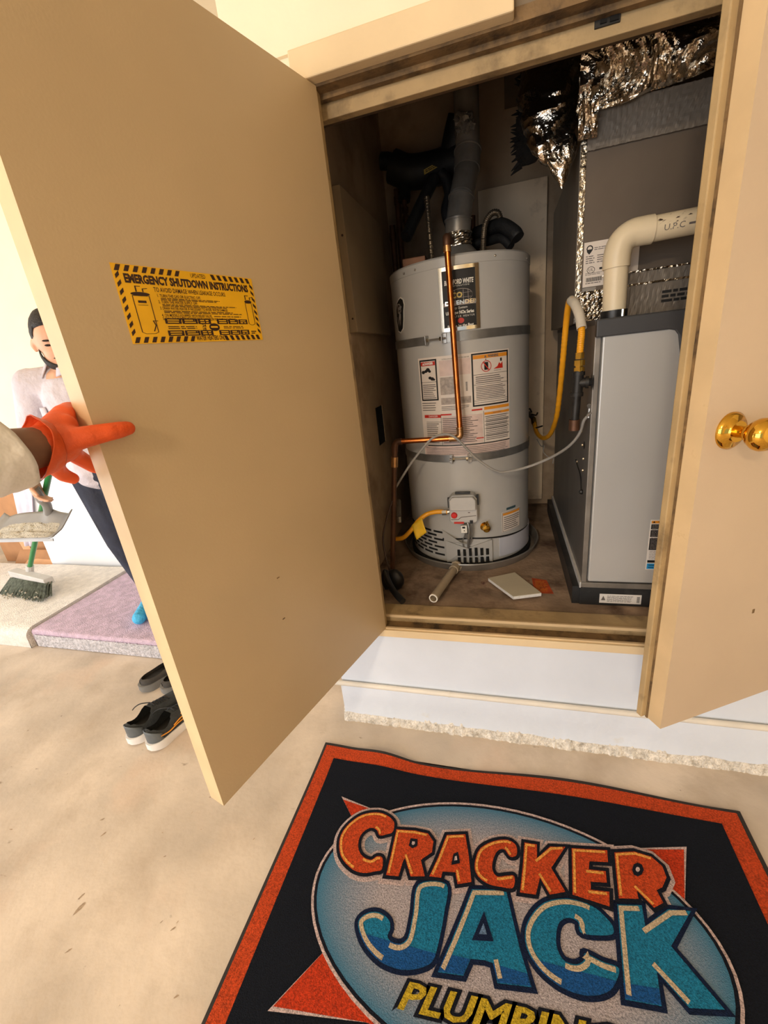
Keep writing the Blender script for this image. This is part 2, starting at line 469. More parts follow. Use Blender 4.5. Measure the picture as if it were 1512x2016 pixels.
# ================================================================== the setting
# ---- garage shell
floor_obj = struct(MB().box(-6.2, 2.3, -5.4, 3.2, -0.1, 0).build('floor', 'garage_floor'), 'tan concrete garage floor with scuffs')
struct(MB().box(-6.2, 2.3, -5.4, 3.2, 2.7, 2.8).build('ceiling', 'cream_wall'), 'cream garage ceiling')
mb = MB(); mb.box(-3.43, -0.62, 0.97, 1.05, 1.02, 2.7)
struct(mb.build('wall_left_upper', 'cream_wall'), 'cream garage wall behind the man')
mb = MB(); mb.box(-3.43, -0.62, 0.97, 1.05, 0, 1.02)
struct(mb.build('wall_left_lower', 'white_wall'), 'white lower garage wall behind the carpets')
struct(MB().box(-6.2, -0.62, 3.0, 3.1, 0, 2.7).build('wall_far', 'cream_wall'), 'cream wall beyond the cardboard boxes')
mb = MB(); mb.box(-6.2, -6.1, -5.4, -2.7, 0, 2.7); mb.box(-6.2, -6.1, 0.3, 3.2, 0, 2.7); mb.box(-6.2, -6.1, -2.7, 0.3, 2.3, 2.7)
struct(mb.build('wall_side', 'cream_wall'), 'cream garage side wall with an opening')
struct(MB().box(2.2, 2.3, -5.4, 3.2, 0, 2.7).build('wall_right', 'cream_wall'), 'cream garage wall on the right')
mb = MB(); mb.box(-6.2, -4.5, -5.4, -5.3, 0, 2.7); mb.box(1.4, 2.3, -5.4, -5.3, 0, 2.7); mb.box(-4.5, 1.4, -5.4, -5.3, 2.4, 2.7)
struct(mb.build('wall_rear', 'cream_wall'), 'garage front wall with the open overhead door')

# ---- front of the closet
mb = MB(); mb.box(-0.62, 0.03, -0.02, 0.06, 2.0, 2.7); mb.box(-0.62, -0.43, -0.01, 0.06, 0.407, 2.0)
struct(mb.build('wall_front', 'cream_wall'), 'cream wall above the closet opening')
mb = MB(); mb.box(0.03, 2.2, 0.0, 0.06, 1.945, 2.7); mb.box(0.94, 2.2, 0.0, 0.06, 0.407, 1.945)
struct(mb.build('wall_front_bare', 'grey_panel'), 'grey unpainted wall above the right closet door')
struct(MB().box(-0.62, 2.2, 0.0, 0.06, 0.165, 0.407).build('wall_front_lower', 'front_white'), 'white wall below the closet sill')
def curb(u, v):
    x = -0.62 + 2.82 * u
    prof = [(0.0, 0.166), (-0.012, 0.166), (-0.016, 0.158), (-0.016, 0.10), (-0.017, 0.05), (-0.020, 0.034)]
    i = min(int(v * (len(prof) - 1) + 1e-6), len(prof) - 1)
    y, z = prof[i]
    if i >= 4:
        q = noise.noise(V((x * 9, 0, 3))) + 0.6 * noise.noise(V((x * 31, 2, 3)))
        z += 0.012 * q
    return V((x, y + 0.002 * noise.noise(V((x * 6, z * 8, 0))), z))
mb = MB(); mb.grid(curb, 160, 5); mb.box(-0.62, -0.6, -0.014, 0.06, 0.0, 0.165)
struct(mb.build('wall_curb', 'curb_white', smooth=True, recalc=False), 'white painted concrete curb under the closet')
def curb2(u, v):
    x = -0.625 + 2.82 * u
    q = 0.005 * noise.noise(V((x * 14, 1, 0))) + 0.004 * noise.noise(V((x * 47, 5, 0))) + 0.003 * noise.noise(V((x * 120, 5, 0)))
    if v < 0.3: return V((x, -0.012, 0.055))
    if v < 0.6: return V((x, -0.022 - q, 0.024 + 1.2 * q))
    return V((x, -0.030 - 1.4 * q, -0.002))
mb = MB(); mb.grid(lambda u, v: curb2(u, (0, 0.4, 1.0)[int(round(v * 2))]), 420, 2)
struct(mb.build('baseboard_curb_foot', 'curb_rough', smooth=True, recalc=False), 'rough chipped concrete foot of the curb')
# painted bead that runs along the top of the curb
mb = MB(); mb.tube([(-0.645, -0.012, 0.172), (2.2, -0.012, 0.172)], 0.0095, 10); mb.tube([(-0.205, -0.012, 0.172), (-0.199, -0.012, 0.172)], 0.0105, 10)
struct(mb.build('trim_bead', 'bead_paint', smooth=True), 'painted white bead along the top of the curb')

# frame of the opening: x -0.41 .. 0.90, z 0.43 .. 1.94
struct(MB().box(-0.46, 0.03, -0.032, 0.0, 1.942, 2.0).build('trim_head', 'trim_cream', bevel=0.003), 'cream trim board over the opening')
struct(MB().box(-0.46, 0.94, -0.002, 0.052, 1.937, 1.962).build('trim_head_jamb', 'frame_dirty'), 'brown underside of the closet head')
struct(MB().box(-0.46, 0.94, 0.05, 0.075, 1.896, 1.945).build('trim_head_stop', 'frame_khaki', bevel=0.002), 'khaki door stop across the closet head')
struct(MB().box(-0.46, 0.94, 0.030, 0.046, 1.926, 1.940).build('trim_head_gap', 'frame_dirty'))
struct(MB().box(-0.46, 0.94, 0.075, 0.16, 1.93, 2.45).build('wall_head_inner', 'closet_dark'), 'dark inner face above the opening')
struct(MB().box(-0.46, -0.416, 0.0, 0.03, 0.43, 1.94).build('trim_jamb_left', 'frame_khaki'), 'khaki left jamb of the closet')
struct(MB().box(0.905, 0.95, 0.0, 0.10, 0.43, 1.94).build('trim_jamb_right', 'frame_khaki'), 'khaki right jamb of the closet')
struct(MB().box(-0.47, 0.94, -0.012, 0.012, 0.403, 0.431).build('trim_sill_face', 'trim_cream', bevel=0.002), 'cream trim along the front of the sill')
struct(MB().box(-0.47, 0.94, -0.004, 0.004, 0.431, 0.437).build('trim_sill_strip', 'edge_cream'))
struct(MB().box(-0.47, 0.94, 0.012, 0.05, 0.40, 0.428).build('trim_sill_groove', 'frame_dirty'), 'dirty groove of the sill')
struct(MB().box(-0.47, 0.94, 0.05, 0.125, 0.40, 0.452).build('trim_sill_board', 'frame_khaki', bevel=0.002), 'worn khaki sill board')
struct(MB().box(-0.47, 0.94, 0.046, 0.053, 0.446, 0.456).build('trim_sill_seal', 'edge_cream'))
# strike plate of the latch on the head stop
lt = MB().obox((0.214, 0.049, 1.921), (0.024, 0, 0), (0, 0.003, 0), (0, 0, 0.007)).build('latch_plate', 'black_iron', bevel=0.001)
tag(lt, 'dark metal latch plate on the head of the closet frame', 'latch')
mb = MB().obox((0.206, 0.045, 1.921), (0.006, 0, 0), (0, 0.002, 0), (0, 0, 0.003)); mb.obox((0.226, 0.045, 1.921), (0.008, 0, 0), (0, 0.002, 0), (0, 0, 0.004))
mb.build('catch', 'hole_black', lt)

# ---- closet interior
HY0, HY1, HZ0, HZ1 = 0.675, 0.79, 0.948, 1.122
mb = MB()
for a, b, c, d in ((0.06, HY0, 0, 2.5), (HY1, 1.34, 0, 2.5), (HY0, HY1, 0, HZ0), (HY0, HY1, HZ1, 2.5)):
    mb.box(-0.62, -0.56, a, b, c, d)
wl = struct(mb.build('wall_closet_left', 'closet_wall'), 'stained closet wall on the left with an empty outlet hole')
mb = MB()
for a, b, c, d in ((HY0, HY0 + .002, HZ0, HZ1), (HY1 - .002, HY1, HZ0, HZ1), (HY0, HY1, HZ0, HZ0 + .002), (HY0, HY1, HZ1 - .002, HZ1)): mb.box(-0.6195, -0.5605, a, b, c, d)
mb.box(-0.6195, -0.612, HY0, HY1, HZ0, HZ1)
mb.build('outlet_hole', 'hole_black', wl)
mb = MB(); mb.grid(lambda u, v: V((-0.5595, HY1 + 0.002 - 0.012 * v - 0.003 * noise.noise(V((u * 14, v * 3, 0))), HZ0 + (HZ1 - HZ0) * u)), 20, 2)
mb.build('torn_edge', 'drywall_board', wl)
struct(MB().box(-0.62, 1.21, 1.28, 1.34, 0, 2.5).build('wall_closet_back', 'closet_wall'), 'stained back wall of the closet')
struct(MB().box(1.15, 1.21, 0.06, 1.34, 0, 2.5).build('wall_closet_right', 'closet_wall'), 'right wall of the closet')
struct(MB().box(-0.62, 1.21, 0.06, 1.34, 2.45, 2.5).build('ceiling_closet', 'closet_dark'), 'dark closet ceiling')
struct(MB().box(-0.56, 1.15, 0.10, 1.28, 0.33, 0.43).build('floor_closet', 'closet_floor'), 'grimy brown closet floor')

# ---- left door: inner face from the hinge (-0.411, 0) to the free edge (-0.611, -0.677)
DH = V((-0.411, -0.004, 0)); DD = (V((-0.611, -0.677, 0)) - V((-0.411, 0, 0))).normalized(); DN = V((-DD.y, DD.x, 0)) * 1.0
if DN.x < 0: DN = -DN
DW, DT, DZ0, DZ1 = 0.706, 0.045, 0.434, 1.938
def door_slab(name, h, d, n, wdt, th, z0, z1, face, edge):
    mb = MB()
    mb.cur = 0
    c = h + d * (wdt / 2) - n * (th / 2) + V((0, 0, (z0 + z1) / 2))
    mb.obox(c, d * (wdt / 2), n * (th / 2), V((0, 0, (z1 - z0) / 2)))
    # the two narrow ends are lighter cream, with the lit edge's brightness painted in
    o = mb.build(name, [face, edge])
    for p in o.data.polygons:
        if abs(p.normal.dot(d)) > 0.9 or abs(p.normal.z) > 0.9: p.material_index = 1
    return o
door1 = struct(door_slab('door_1', DH, DD, DN, DW, DT, DZ0, DZ1, 'door_beige', 'edge_cream'), 'open beige slab door held by the orange glove')
# two small scuffs on the door
for a, z in ((0.42, 0.86), (0.43, 0.75)):
    p = DH + DD * a + V((0, 0, z)) + DN * 0.0006
    MB().obox(p, DD * 0.004, DN * 0.0004, V((0, 0, 0.0012))).build('scuff', 'frame_dirty', door1)

# yellow shutdown sticker on the inside of the door
SW, SH = 0.287, 0.118
SO = DH + DD * 0.607 + V((0, 0, 1.394)) + DN * 0.0005
def sfn(x, y, h):
    return SO - DD * (x * SW) + V((0, 0, y * SH + 0.008 * 0)) + DN * (h * 0.0004 + 0.0004)
stk = MB().prism([(0, 0), (1, 0), (1, 1), (0, 1)], sfn, -1, 0).build('warning_sticker', 'sticker_yellow', door1)
stk['label'] = 'yellow emergency shutdown sticker with black hazard stripes'
mb = MB()
A = SW / SH
def hz(x, y, sl):   # a slanted stripe of the hazard border
    mb.add([sfn(x, y, 1), sfn(x + 0.026, y, 1), sfn(x + 0.026 + sl, y + 0.075, 1), sfn(x + sl, y + 0.075, 1)], [(0, 1, 2, 3)])
for i in range(8):
    hz(0.012 + 0.052 * i, 0.915, 0.018); hz(0.012 + 0.052 * i, 0.012, 0.018)
for i in range(7):
    hz(0.655 + 0.049 * i, 0.915, -0.014); hz(0.66 + 0.048 * i, 0.012, -0.014)
for i in range(8):
    y = 0.10 + 0.102 * i
    mb.add([sfn(0.010, y, 1), sfn(0.034, y + 0.05, 1), sfn(0.034, y + 0.10, 1), sfn(0.010, y + 0.05, 1)], [(0, 1, 2, 3)])
    mb.add([sfn(0.966, y + 0.05, 1), sfn(0.990, y, 1), sfn(0.990, y + 0.05, 1), sfn(0.966, y + 0.10, 1)], [(0, 1, 2, 3)])
mb.build('hazard_stripe', 'sticker_ink', stk, recalc=False)
mb = MB()
def st(s, x, y, size, width=None, bold=0.0, align='CENTER', shear=0.0):
    vs, fs = text2d(s, 1.0, bold=bold, align=align, shear=shear)
    ext = max(v[0] for v in vs) - min(v[0] for v in vs)
    xs = (width / ext) if width else size / A
    mb.add([sfn(x + v[0] * xs, y + v[1] * size, 1) for v in vs], fs)
st('UPDATED', 0.545, 0.945, 0.085, 0.11)
st('EMERGENCY SHUTDOWN INSTRUCTIONS', 0.5, 0.825, 0.145, 0.89, bold=0.05)
st('TO AVOID DAMAGE WHEN LEAKAGE OCCURS:', 0.475, 0.71, 0.085, 0.52, bold=0.01)
for i, (t, wd) in enumerate((('1. TURN THE GAS OR ELECTRIC OFF.', 0.30), ('2. TURN THE WATER SUPPLY OFF.', 0.27), ('3. DRAIN WATER HEATER IF NECESSARY TO AVOID WATER DAMAGE.', 0.50),
                             ('4. ON MODELS EQUIPPED WITH RELIEF VALVE,', 0.36), ('5. CALL THE NUMBER NEAREST YOUR LOCATION FOR SAME DAY SERVICE.', 0.555))):
    y = (0.635, 0.553, 0.47, 0.375, 0.33)[i]
    st(t, 0.225, y, 0.055, wd, bold=0.012, align='LEFT')
small_print(mb, sfn, 0.245, 0.70, 0.578, 0.612, 2, 1, 0.55, 3); small_print(mb, sfn, 0.245, 0.84, 0.495, 0.53, 2, 1, 0.55, 4)
small_print(mb, sfn, 0.245, 0.86, 0.405, 0.445, 2, 1, 0.55, 5); small_print(mb, sfn, 0.60, 0.84, 0.365, 0.385, 1, 1, 0.55, 6, 0.05)
st('WATER HEATERS ONLY', 0.545, 0.052, 0.095, 0.24, bold=0.02)
small_print(mb, sfn, 0.245, 0.46, 0.185, 0.235, 2, 1, 0.45, 8); small_print(mb, sfn, 0.66, 0.86, 0.19, 0.235, 2, 1, 0.45, 9)
st('24', 0.505, 0.235, 0.06, 0.03, bold=0.02); st('HR', 0.505, 0.185, 0.06, 0.03, bold=0.02)
# heaters drawn in outline
def outline(x0, x1, y0, y1):
    mb.band([(x0, y0 + 0.02), (x0 + 0.02, y0), (x1 - 0.02, y0), (x1, y0 + 0.02), (x1, y1), (x0, y1)], sfn, 0.005, 1, True, 0)
    mb.poly2([((x0 + x1) / 2 + (x1 - x0) * 0.58 * math.cos(a * PI / 8), y1 + 0.022 + 0.026 * math.sin(a * PI / 8)) for a in range(16)], sfn, 1)
    mb.band([((x0 + x1) / 2 - 0.02, y1 + 0.05), ((x0 + x1) / 2 - 0.02, y1 + 0.12), ((x0 + x1) / 2 + 0.01, y1 + 0.12)], sfn, 0.008, 1, False, 0)
    mb.band([((x0 + x1) / 2 + 0.02, y1 + 0.05), ((x0 + x1) / 2 + 0.02, y1 + 0.09), ((x0 + x1) / 2 + 0.05, y1 + 0.10)], sfn, 0.007, 1, False, 0)
outline(0.075, 0.175, 0.13, 0.62); outline(0.895, 0.952, 0.25, 0.60)
mb.rect(sfn, 0.095, 0.155, 0.50, 0.505, 1); mb.rect(sfn, 0.10, 0.15, 0.53, 0.56, 1)
mb.band([(0.15, 0.16), (0.17, 0.24), (0.16, 0.30), (0.19, 0.30)], sfn, 0.007, 1, False, 0)
small_print(mb, sfn, 0.90, 0.955, 0.10, 0.16, 2, 1, 0.5, 12)
for (x0, x1, y0) in [(0.235, 0.345, 0.262), (0.352, 0.462, 0.262), (0.467, 0.565, 0.262), (0.615, 0.705, 0.262), (0.71, 0.795, 0.262), (0.80, 0.88, 0.262),
                     (0.235, 0.345, 0.095), (0.352, 0.462, 0.095), (0.467, 0.565, 0.095), (0.615, 0.705, 0.095), (0.71, 0.795, 0.095), (0.80, 0.88, 0.095)]:
    mb.rect(sfn, x0, x1, y0, y0 + 0.075, 1)
mb.poly2([(0.585 + 0.042 * math.cos(k * PI / 10), 0.215 + 0.058 * math.sin(k * PI / 10)) for k in range(20)], sfn, 1)
mb.build('lettering', 'sticker_ink', stk, recalc=False)
mb = MB()
for (x0, x1, y0) in [(0.235, 0.345, 0.262), (0.352, 0.462, 0.262), (0.467, 0.565, 0.262), (0.615, 0.705, 0.262), (0.71, 0.795, 0.262), (0.80, 0.88, 0.262),
                     (0.235, 0.345, 0.095), (0.352, 0.462, 0.095), (0.467, 0.565, 0.095), (0.615, 0.705, 0.095), (0.71, 0.795, 0.095), (0.80, 0.88, 0.095)]:
    small_print(mb, sfn, x0 + 0.015, x1 - 0.012, y0 + 0.008, y0 + 0.066, 2, 2, 0.5, int(x0 * 999), 0.1)
small_print(mb, sfn, 0.555, 0.615, 0.20, 0.235, 1, 2, 0.7, 77, 0.0)
mb.build('reversed_lettering', 'sticker_yellow', stk, recalc=False)

# ---- right door: face from the free edge (0.347, -0.320) towards its hinge at (0.90, 0)
RF = V((0.347, -0.320, 0)); RD = V((0.866, 0.5, 0)); RN = V((0.5, -0.866, 0))
door2 = struct(door_slab('door_2', RF, RD, RN, 0.645, 0.040, DZ0, DZ1, 'door_beige_outer', 'edge_cream'), 'beige right closet door with a brass knob')
mb = MB()
c = RF + RD * 0.008 - RN * 0.0475 + V((0, 0, (DZ0 + DZ1) / 2 + 0.004)); mb.obox(c, RD * 0.024, RN * 0.0075, V((0, 0, (DZ1 - DZ0) / 2)))
mb.build('astragal', 'frame_khaki', door2, bevel=0.002)
mb = MB(); c = RF + RD * 0.006 - RN * 0.0385 + V((0, 0, (DZ0 + DZ1) / 2)); mb.obox(c, RD * 0.0085, RN * 0.003, V((0, 0, (DZ1 - DZ0) / 2)))
mb.build('weather_strip', 'frame_dirty', door2)
p = RF + RD * 0.22 + V((0, 0, 0.70)) + RN * 0.0006
MB().obox(p, RD * 0.003, RN * 0.0004, V((0, 0, 0.005))).build('scuff', 'frame_dirty', door2)
kc = RF + RD * 0.060 + V((0, 0, 1.133))
kb = MB(); kb.lathe([(0.0, 0.0), (0.034, 0.0), (0.034, 0.004), (0.029, 0.009), (0.021, 0.012), (0.019, 0.016), (0.0, 0.016)], kc, RN, 32)
k_ = kb.build('rosette', 'knob_brass', door2, smooth=True, ang=60)
kb = MB(); kb.lathe([(0.011, 0.014), (0.010, 0.026), (0.014, 0.030), (0.013, 0.034), (0.022, 0.040), (0.028, 0.050), (0.029, 0.058), (0.026, 0.067), (0.017, 0.073), (0.0, 0.075)], kc, RN, 32)
kb.build('door_knob', 'knob_brass', door2, smooth=True, ang=60)['label'] = 'polished round brass knob'

# ================================================================== water heater
TC = V((-0.17, 0.737, 0)); TR = 0.273
def cyl(th, z, r):   # th in degrees, 0 faces the opening
    a = math.radians(th)
    return V((TC.x + r * math.sin(a), TC.y - r * math.cos(a), z))
def cfn(x, y, h):    # x = angle in degrees, y = height
    return cyl(x, y, TR + 0.0006 + 0.0005 * h)
heater = thing('water_heater', (TC.x, TC.y, 0.44), 'tall grey gas water heater standing in a round metal pan', 'water heater')
mb = MB(); mb.lathe([(0.0, 0.452), (TR - 0.004, 0.452), (TR, 0.456), (TR, 1.600), (TR + 0.0015, 1.601), (TR + 0.0015, 1.628), (TR - 0.004, 1.634), (TR - 0.012, 1.636), (0.0, 1.642)], (TC.x, TC.y, 0), (0, 0, 1), 96)
mb.build('jacket', 'tank_grey', heater, smooth=True, ang=30)
def band3d(mb, th0, th1, z0, z1, r0, r1, n=40, zf=None):
    vs = []; fs = []
    for i in range(n + 1):
        t = th0 + (th1 - th0) * i / n
        dz = zf(t) if zf else 0
        vs += [cyl(t, z0 + dz, r0), cyl(t, z0 + dz, r1), cyl(t, z1 + dz, r1), cyl(t, z1 + dz, r0)]
    for i in range(n):
        a = i * 4; b = a + 4
        for k in range(4): fs.append((a + k, a + (k + 1) % 4, b + (k + 1) % 4, b + k))
    fs.append((0, 1, 2, 3)); e = n * 4; fs.append((e, e + 3, e + 2, e + 1))
    return mb.add(vs, fs)
# dark seam between jacket and skirt, white skirt panel, slotted base
mb = band3d(MB(), 32, 100, 0.470, 0.556, TR, TR + 0.004, 20, lambda t: -0.0002 * (t - 32) ** 1.0)
mb.build('skirt_panel', 'tank_skirt', heater, smooth=True)
mb = band3d(MB(), -20, 100, 0.560, 0.566, TR, TR + 0.003, 40, lambda t: (-0.0004 * abs(t - 5)) + 0.01)
mb.build('seam_lip', 'black_ink', heater, smooth=True)
for k, (t, z) in enumerate([(32.6, 1.615), (-40, 1.612), (-2, 1.612), (70, 1.612), (-28, 1.612), (-56, 0.70)]):
    MB().ball(cyl(t, z, TR + 0.002), 0.004, 10).build('screw', 'chrome' if k == 0 else 'galv_dull', heater, smooth=True)
# intake slots on the left of the base
mb = MB()
for r_ in range(7):
    z = 0.588 - 0.018 * r_
    for c_ in range(4):
        t0 = -70 + 13.5 * c_ + (6 if r_ % 2 else 0)
        if t0 > -24: continue
        band3d(mb, t0, t0 + 10.5, z, z + 0.0085, TR - 0.002, TR + 0.0012, 4)
mb.build('intake_slots', 'hole_black', heater, recalc=True)
# burner access door with upright slots
mb = MB()
pts = [(-16, 0.560), (2, 0.530), (24, 0.560), (24, 0.458), (-16, 0.458)]
vs = [cyl(t, z, TR + 0.012) for t, z in pts] + [cyl(t, z, TR - 0.002) for t, z in pts]
mb.add(vs, [(0, 1, 4), (1, 3, 4), (1, 2, 3)] + [(i, (i + 1) % 5, 5 + (i + 1) % 5, 5 + i) for i in range(5)])
acc = mb.build('access_door', 'valve_grey', heater)
mb = MB()
for i in range(6):
    t = -6.0 + 4.9 * i
    for z0, z1 in ((0.500, 0.540 - 0.004 * abs(i - 2.5)), (0.462, 0.492)):
        band3d(mb, t, t + 2.3, z0 - 0.006, z1 - 0.008, TR + 0.0060, TR + 0.0134, 2)
mb.build('slots', 'hole_black', acc)
mb = MB()
mb.add([cyl(-20, 0.606, TR + .001), cyl(-2, 0.566, TR + .03), cyl(-18, 0.556, TR + 0.002)], [(0, 1, 2)])
mb.add([cyl(-2, 0.566, TR + .03), cyl(6, 0.545, TR + .01), cyl(-18, 0.556, TR + 0.002)], [(0, 1, 2)])
mb.build('lifted_flap', 'tank_grey', heater, solid=0.002)
# brand plaque
mb = MB(); t0, t1, z0, z1 = -9.2, 19.6, 1.392, 1.598
band3d(mb, t0, t1, z0, z0 + 0.012, TR, TR + 0.006, 12); band3d(mb, t0, t1, z1 - 0.012, z1, TR, TR + 0.006, 12)
band3d(mb, t0, t0 + 2.6, z0, z1, TR, TR + 0.006, 2); band3d(mb, t1 - 2.6, t1, z0, z1, TR, TR + 0.006, 2)
frame = mb.build('plaque_frame', 'chrome', heater, smooth=True, ang=30)
frame['label'] = 'shiny bright frame of the black brand plaque'
mb = band3d(MB(), t0 + 1.8, t1 - 1.8, z0 + 0.008, z1 - 0.008, TR, TR + 0.0022, 12)
plq = mb.build('plaque', 'black_ink', heater, smooth=True); plq['label'] = 'black brand plaque with white and gold lettering'
def pfn(x, y, h): return cyl(x, y, TR + 0.0024 + 0.0004 * h)
DEG = 1 / (TR * PI / 180)    # degrees per metre
def ctext(mb, s, t, z, size, width, fn=pfn, h=1, **k):
    vs, fs = text2d(s, size, **k)
    ext = max(v[0] for v in vs) - min(v[0] for v in vs)
    mb.add([fn(t + v[0] * width / ext * DEG, z + v[1], h) for v in vs], fs)
tm = (t0 + t1) / 2
mb = MB()
ctext(mb, 'BRADFORD WHITE', tm, 1.548, 0.021, 0.100, bold=0.0006, shear=0.15)
ctext(mb, 'C O R P O R A T I O N', tm, 1.536, 0.007, 0.07)
ctext(mb, 'Safety System', tm - 1, 1.466, 0.011, 0.062, shear=0.2)
ctext(mb, 'Ultra Low NOx Series', tm, 1.451, 0.015, 0.098, bold=0.0005)
ctext(mb, 'W A T E R   H E A T E R', tm + 2, 1.438, 0.009, 0.082)
ctext(mb, 'Built to be the Best', tm, 1.4075, 0.013, 0.092, bold=0.0003, shear=0.1)
mb.build('lettering', 'ink_white', plq, recalc=False)['kind'] = 'stuff'
mb = MB()
ctext(mb, 'ECO', tm - 3, 1.506, 0.024, 0.050, bold=0.001)
mb.build('gold_lettering', 'ink_gold', plq, recalc=False)
mb = MB()
ell = [(tm + 1 + 8.6 * math.cos(a * PI / 16), 1.505 + 0.021 * math.sin(a * PI / 16)) for a in range(32)]
for i in range(32):
    a, b = ell[i], ell[(i + 1) % 32]
    mb.add([pfn(a[0], a[1] - .0008, .6), pfn(b[0], b[1] - .0008, .6), pfn(b[0], b[1] + .0008, .6), pfn(a[0], a[1] + .0008, .6)], [(0, 1, 2, 3)])
for zz in (1.498, 1.512): mb.rect(pfn, tm - 6, tm + 8.6, zz - .0005, zz + .0005, .6, 6)
for tt in (tm - 3, tm + 3, tm + 6.5): mb.rect(pfn, tt - .15, tt + .15, 1.487, 1.523, .6, 1)
mb.rect(pfn, t0 + 0.6, t1 - 0.2, 1.474, 1.486, .8, 10)
mb.build('globe_emblem', 'ink_soft', plq, recalc=False)
mb = MB(); ctext(mb, 'DEFENDER', tm + 1, 1.4825, 0.0185, 0.110, bold=0.0003, h=3)
mb.build('silver_lettering', 'chrome', plq, recalc=False)
mb = MB(); mb.poly2([(tm + 0.5 + 2.4 * math.cos(a * PI / 8), 1.424 + 0.009 * math.sin(a * PI / 8)) for a in range(16)], lambda x, y, h: pfn(x, y, 2)); mb.build('red_emblem', 'ink_red', plq, recalc=False)
# dark oval emblem on the left flank
mb = MB()
lobe = [(-57, 1.425), (-53, 1.418), (-48.5, 1.43), (-46.5, 1.46), (-45.5, 1.49), (-44, 1.51), (-45, 1.528), (-48.5, 1.536), (-52, 1.531), (-55, 1.522), (-58, 1.50), (-59, 1.46)]
mb.prism([(t + (t + 51.5) * 0.12, z + (z - 1.478) * 0.08) for t, z in lobe], cfn, -1, 1)
em = mb.build('side_emblem', 'ink_white', heater)
mb = MB(); mb.poly2(lobe, cfn, 2); e2 = mb.build('emblem_ground', 'black_ink', em, recalc=False)
mb = MB(); ctext(mb, 'B', -51.5, 1.500, 0.050, 0.030, fn=cfn, h=3.5); ctext(mb, 'W', -53, 1.455, 0.050, 0.034, fn=cfn, h=3.5)
mb.build('emblem_letters', 'ink_soft', em, recalc=False)
# the big label sheet
lab = band3d(MB(), -32.3, 44.2, 0.930, 1.312, TR, TR + 0.0008, 40).build('label_sheet', 'label_white', heater, smooth=True)
lab['label'] = 'large printed instruction label wrapped round the tank'
def Lb(name, m): 
    o = LB.build(name, m, lab, recalc=False); o['kind'] = 'stuff'; return o
def frame_rect(mb, x0, x1, y0, y1, wt, wz, h, nx=8):
    mb.rect(cfn, x0, x1, y0, y0 + wz, h, nx); mb.rect(cfn, x0, x1, y1 - wz, y1, h, nx)
    mb.rect(cfn, x0, x0 + wt, y0, y1, h, 1); mb.rect(cfn, x1 - wt, x1, y0, y1, h, 1)
LB = MB()   # black frames and rules
frame_rect(LB, -30.8, -15.0, 1.153, 1.305, 1.2, 0.0055, 2); frame_rect(LB, 12.1, 43.0, 1.118, 1.308, 1.2, 0.0055, 2)
for (a, b, z) in [(-29.6, -16.2, 1.222), (13.4, 41.8, 1.232), (13.4, 41.8, 1.196), (13.4, 41.8, 1.138), (13.4, 41.8, 1.130), (21, 43.5, 1.075), (21, 43.5, 1.058), (21, 43.5, 1.044), (21, 43.5, 1.030), (21, 43.5, 1.003), (-28, -14, 1.069)]:
    LB.rect(cfn, a, b, z, z + 0.0012, 2, 8)
LB.rect(cfn, -28, 44, 0.973, 0.977, 2, 30)
for tt in (-14, 20.5): LB.rect(cfn, tt - .15, tt + .15, 0.978, 1.098, 2, 1)
# pictograms: falling valve figures, gasoline can, flame
for (t, z, r) in [(-27.5, 1.260, 0.008), (-25, 1.263, 0.007), (-23, 1.268, 0.009), (-21.5, 1.262, 0.006), (-21.5, 1.238, 0.007), (-19.5, 1.234, 0.008), (-18, 1.231, 0.005)]:
    LB.poly2([(t + r * DEG * math.cos(a * PI / 5), z + r * 0.8 * math.sin(a * PI / 5)) for a in range(10)], cfn, 2)
LB.rect(cfn, 22, 25.2, 1.247, 1.274, 2, 2)
LB.poly2([(23.2, 1.287), (22.6, 1.282), (23.8, 1.282)], cfn, 4)
LB.rect(cfn, 35.5, 37, 1.272, 1.283, 2, 1)
Lb('black_print', 'black_ink')
LB = MB()
LB.rect(cfn, -29.5, -16.3, 1.283, 1.297, 2, 6)
for (a, b, z0_, z1_) in [(-29.5, -14, 1.086, 1.098), (-14, -5, 1.094, 1.100), (11, 19.5, 1.103, 1.109), (14, 20, 0.995, 0.999)]: LB.rect(cfn, a, b, z0_, z1_, 2, 4)
LB.band([(23.6 + 4.0 * math.cos(a * PI / 9), 1.259 + 0.0195 * math.sin(a * PI / 9)) for a in range(18)], cfn, 0.0, 2, True, 0)
for a in range(18):
    p0 = (23.6 + 4.2 * math.cos(a * PI / 9), 1.260 + 0.020 * math.sin(a * PI / 9)); p1 = (23.6 + 4.2 * math.cos((a + 1) * PI / 9), 1.260 + 0.020 * math.sin((a + 1) * PI / 9))
    q0 = (23.6 + 3.7 * math.cos(a * PI / 9), 1.260 + 0.0175 * math.sin(a * PI / 9)); q1 = (23.6 + 3.7 * math.cos((a + 1) * PI / 9), 1.260 + 0.0175 * math.sin((a + 1) * PI / 9))
    LB.add([cfn(*p0, 3), cfn(*p1, 3), cfn(*q1, 3), cfn(*q0, 3)], [(0, 1, 2, 3)])
LB.add([cfn(21, 1.273, 3), cfn(21.6, 1.275, 3), cfn(26.2, 1.246, 3), cfn(25.6, 1.244, 3)], [(0, 1, 2, 3)])
LB.poly2([(29.5, 1.247), (33, 1.255), (34.5, 1.268), (36, 1.262), (37.5, 1.270), (37.8, 1.247)], cfn, 2)
Lb('red_print', 'ink_red')
LB = MB(); LB.rect(cfn, 13.4, 41.8, 1.288, 1.301, 2, 8); LB.rect(cfn, 21, 43.6, 1.102, 1.113, 1.6, 8); LB.rect(cfn, 21, 43.6, 1.083, 1.092, 2, 8)
Lb('orange_print', 'ink_orange')
LB = MB()
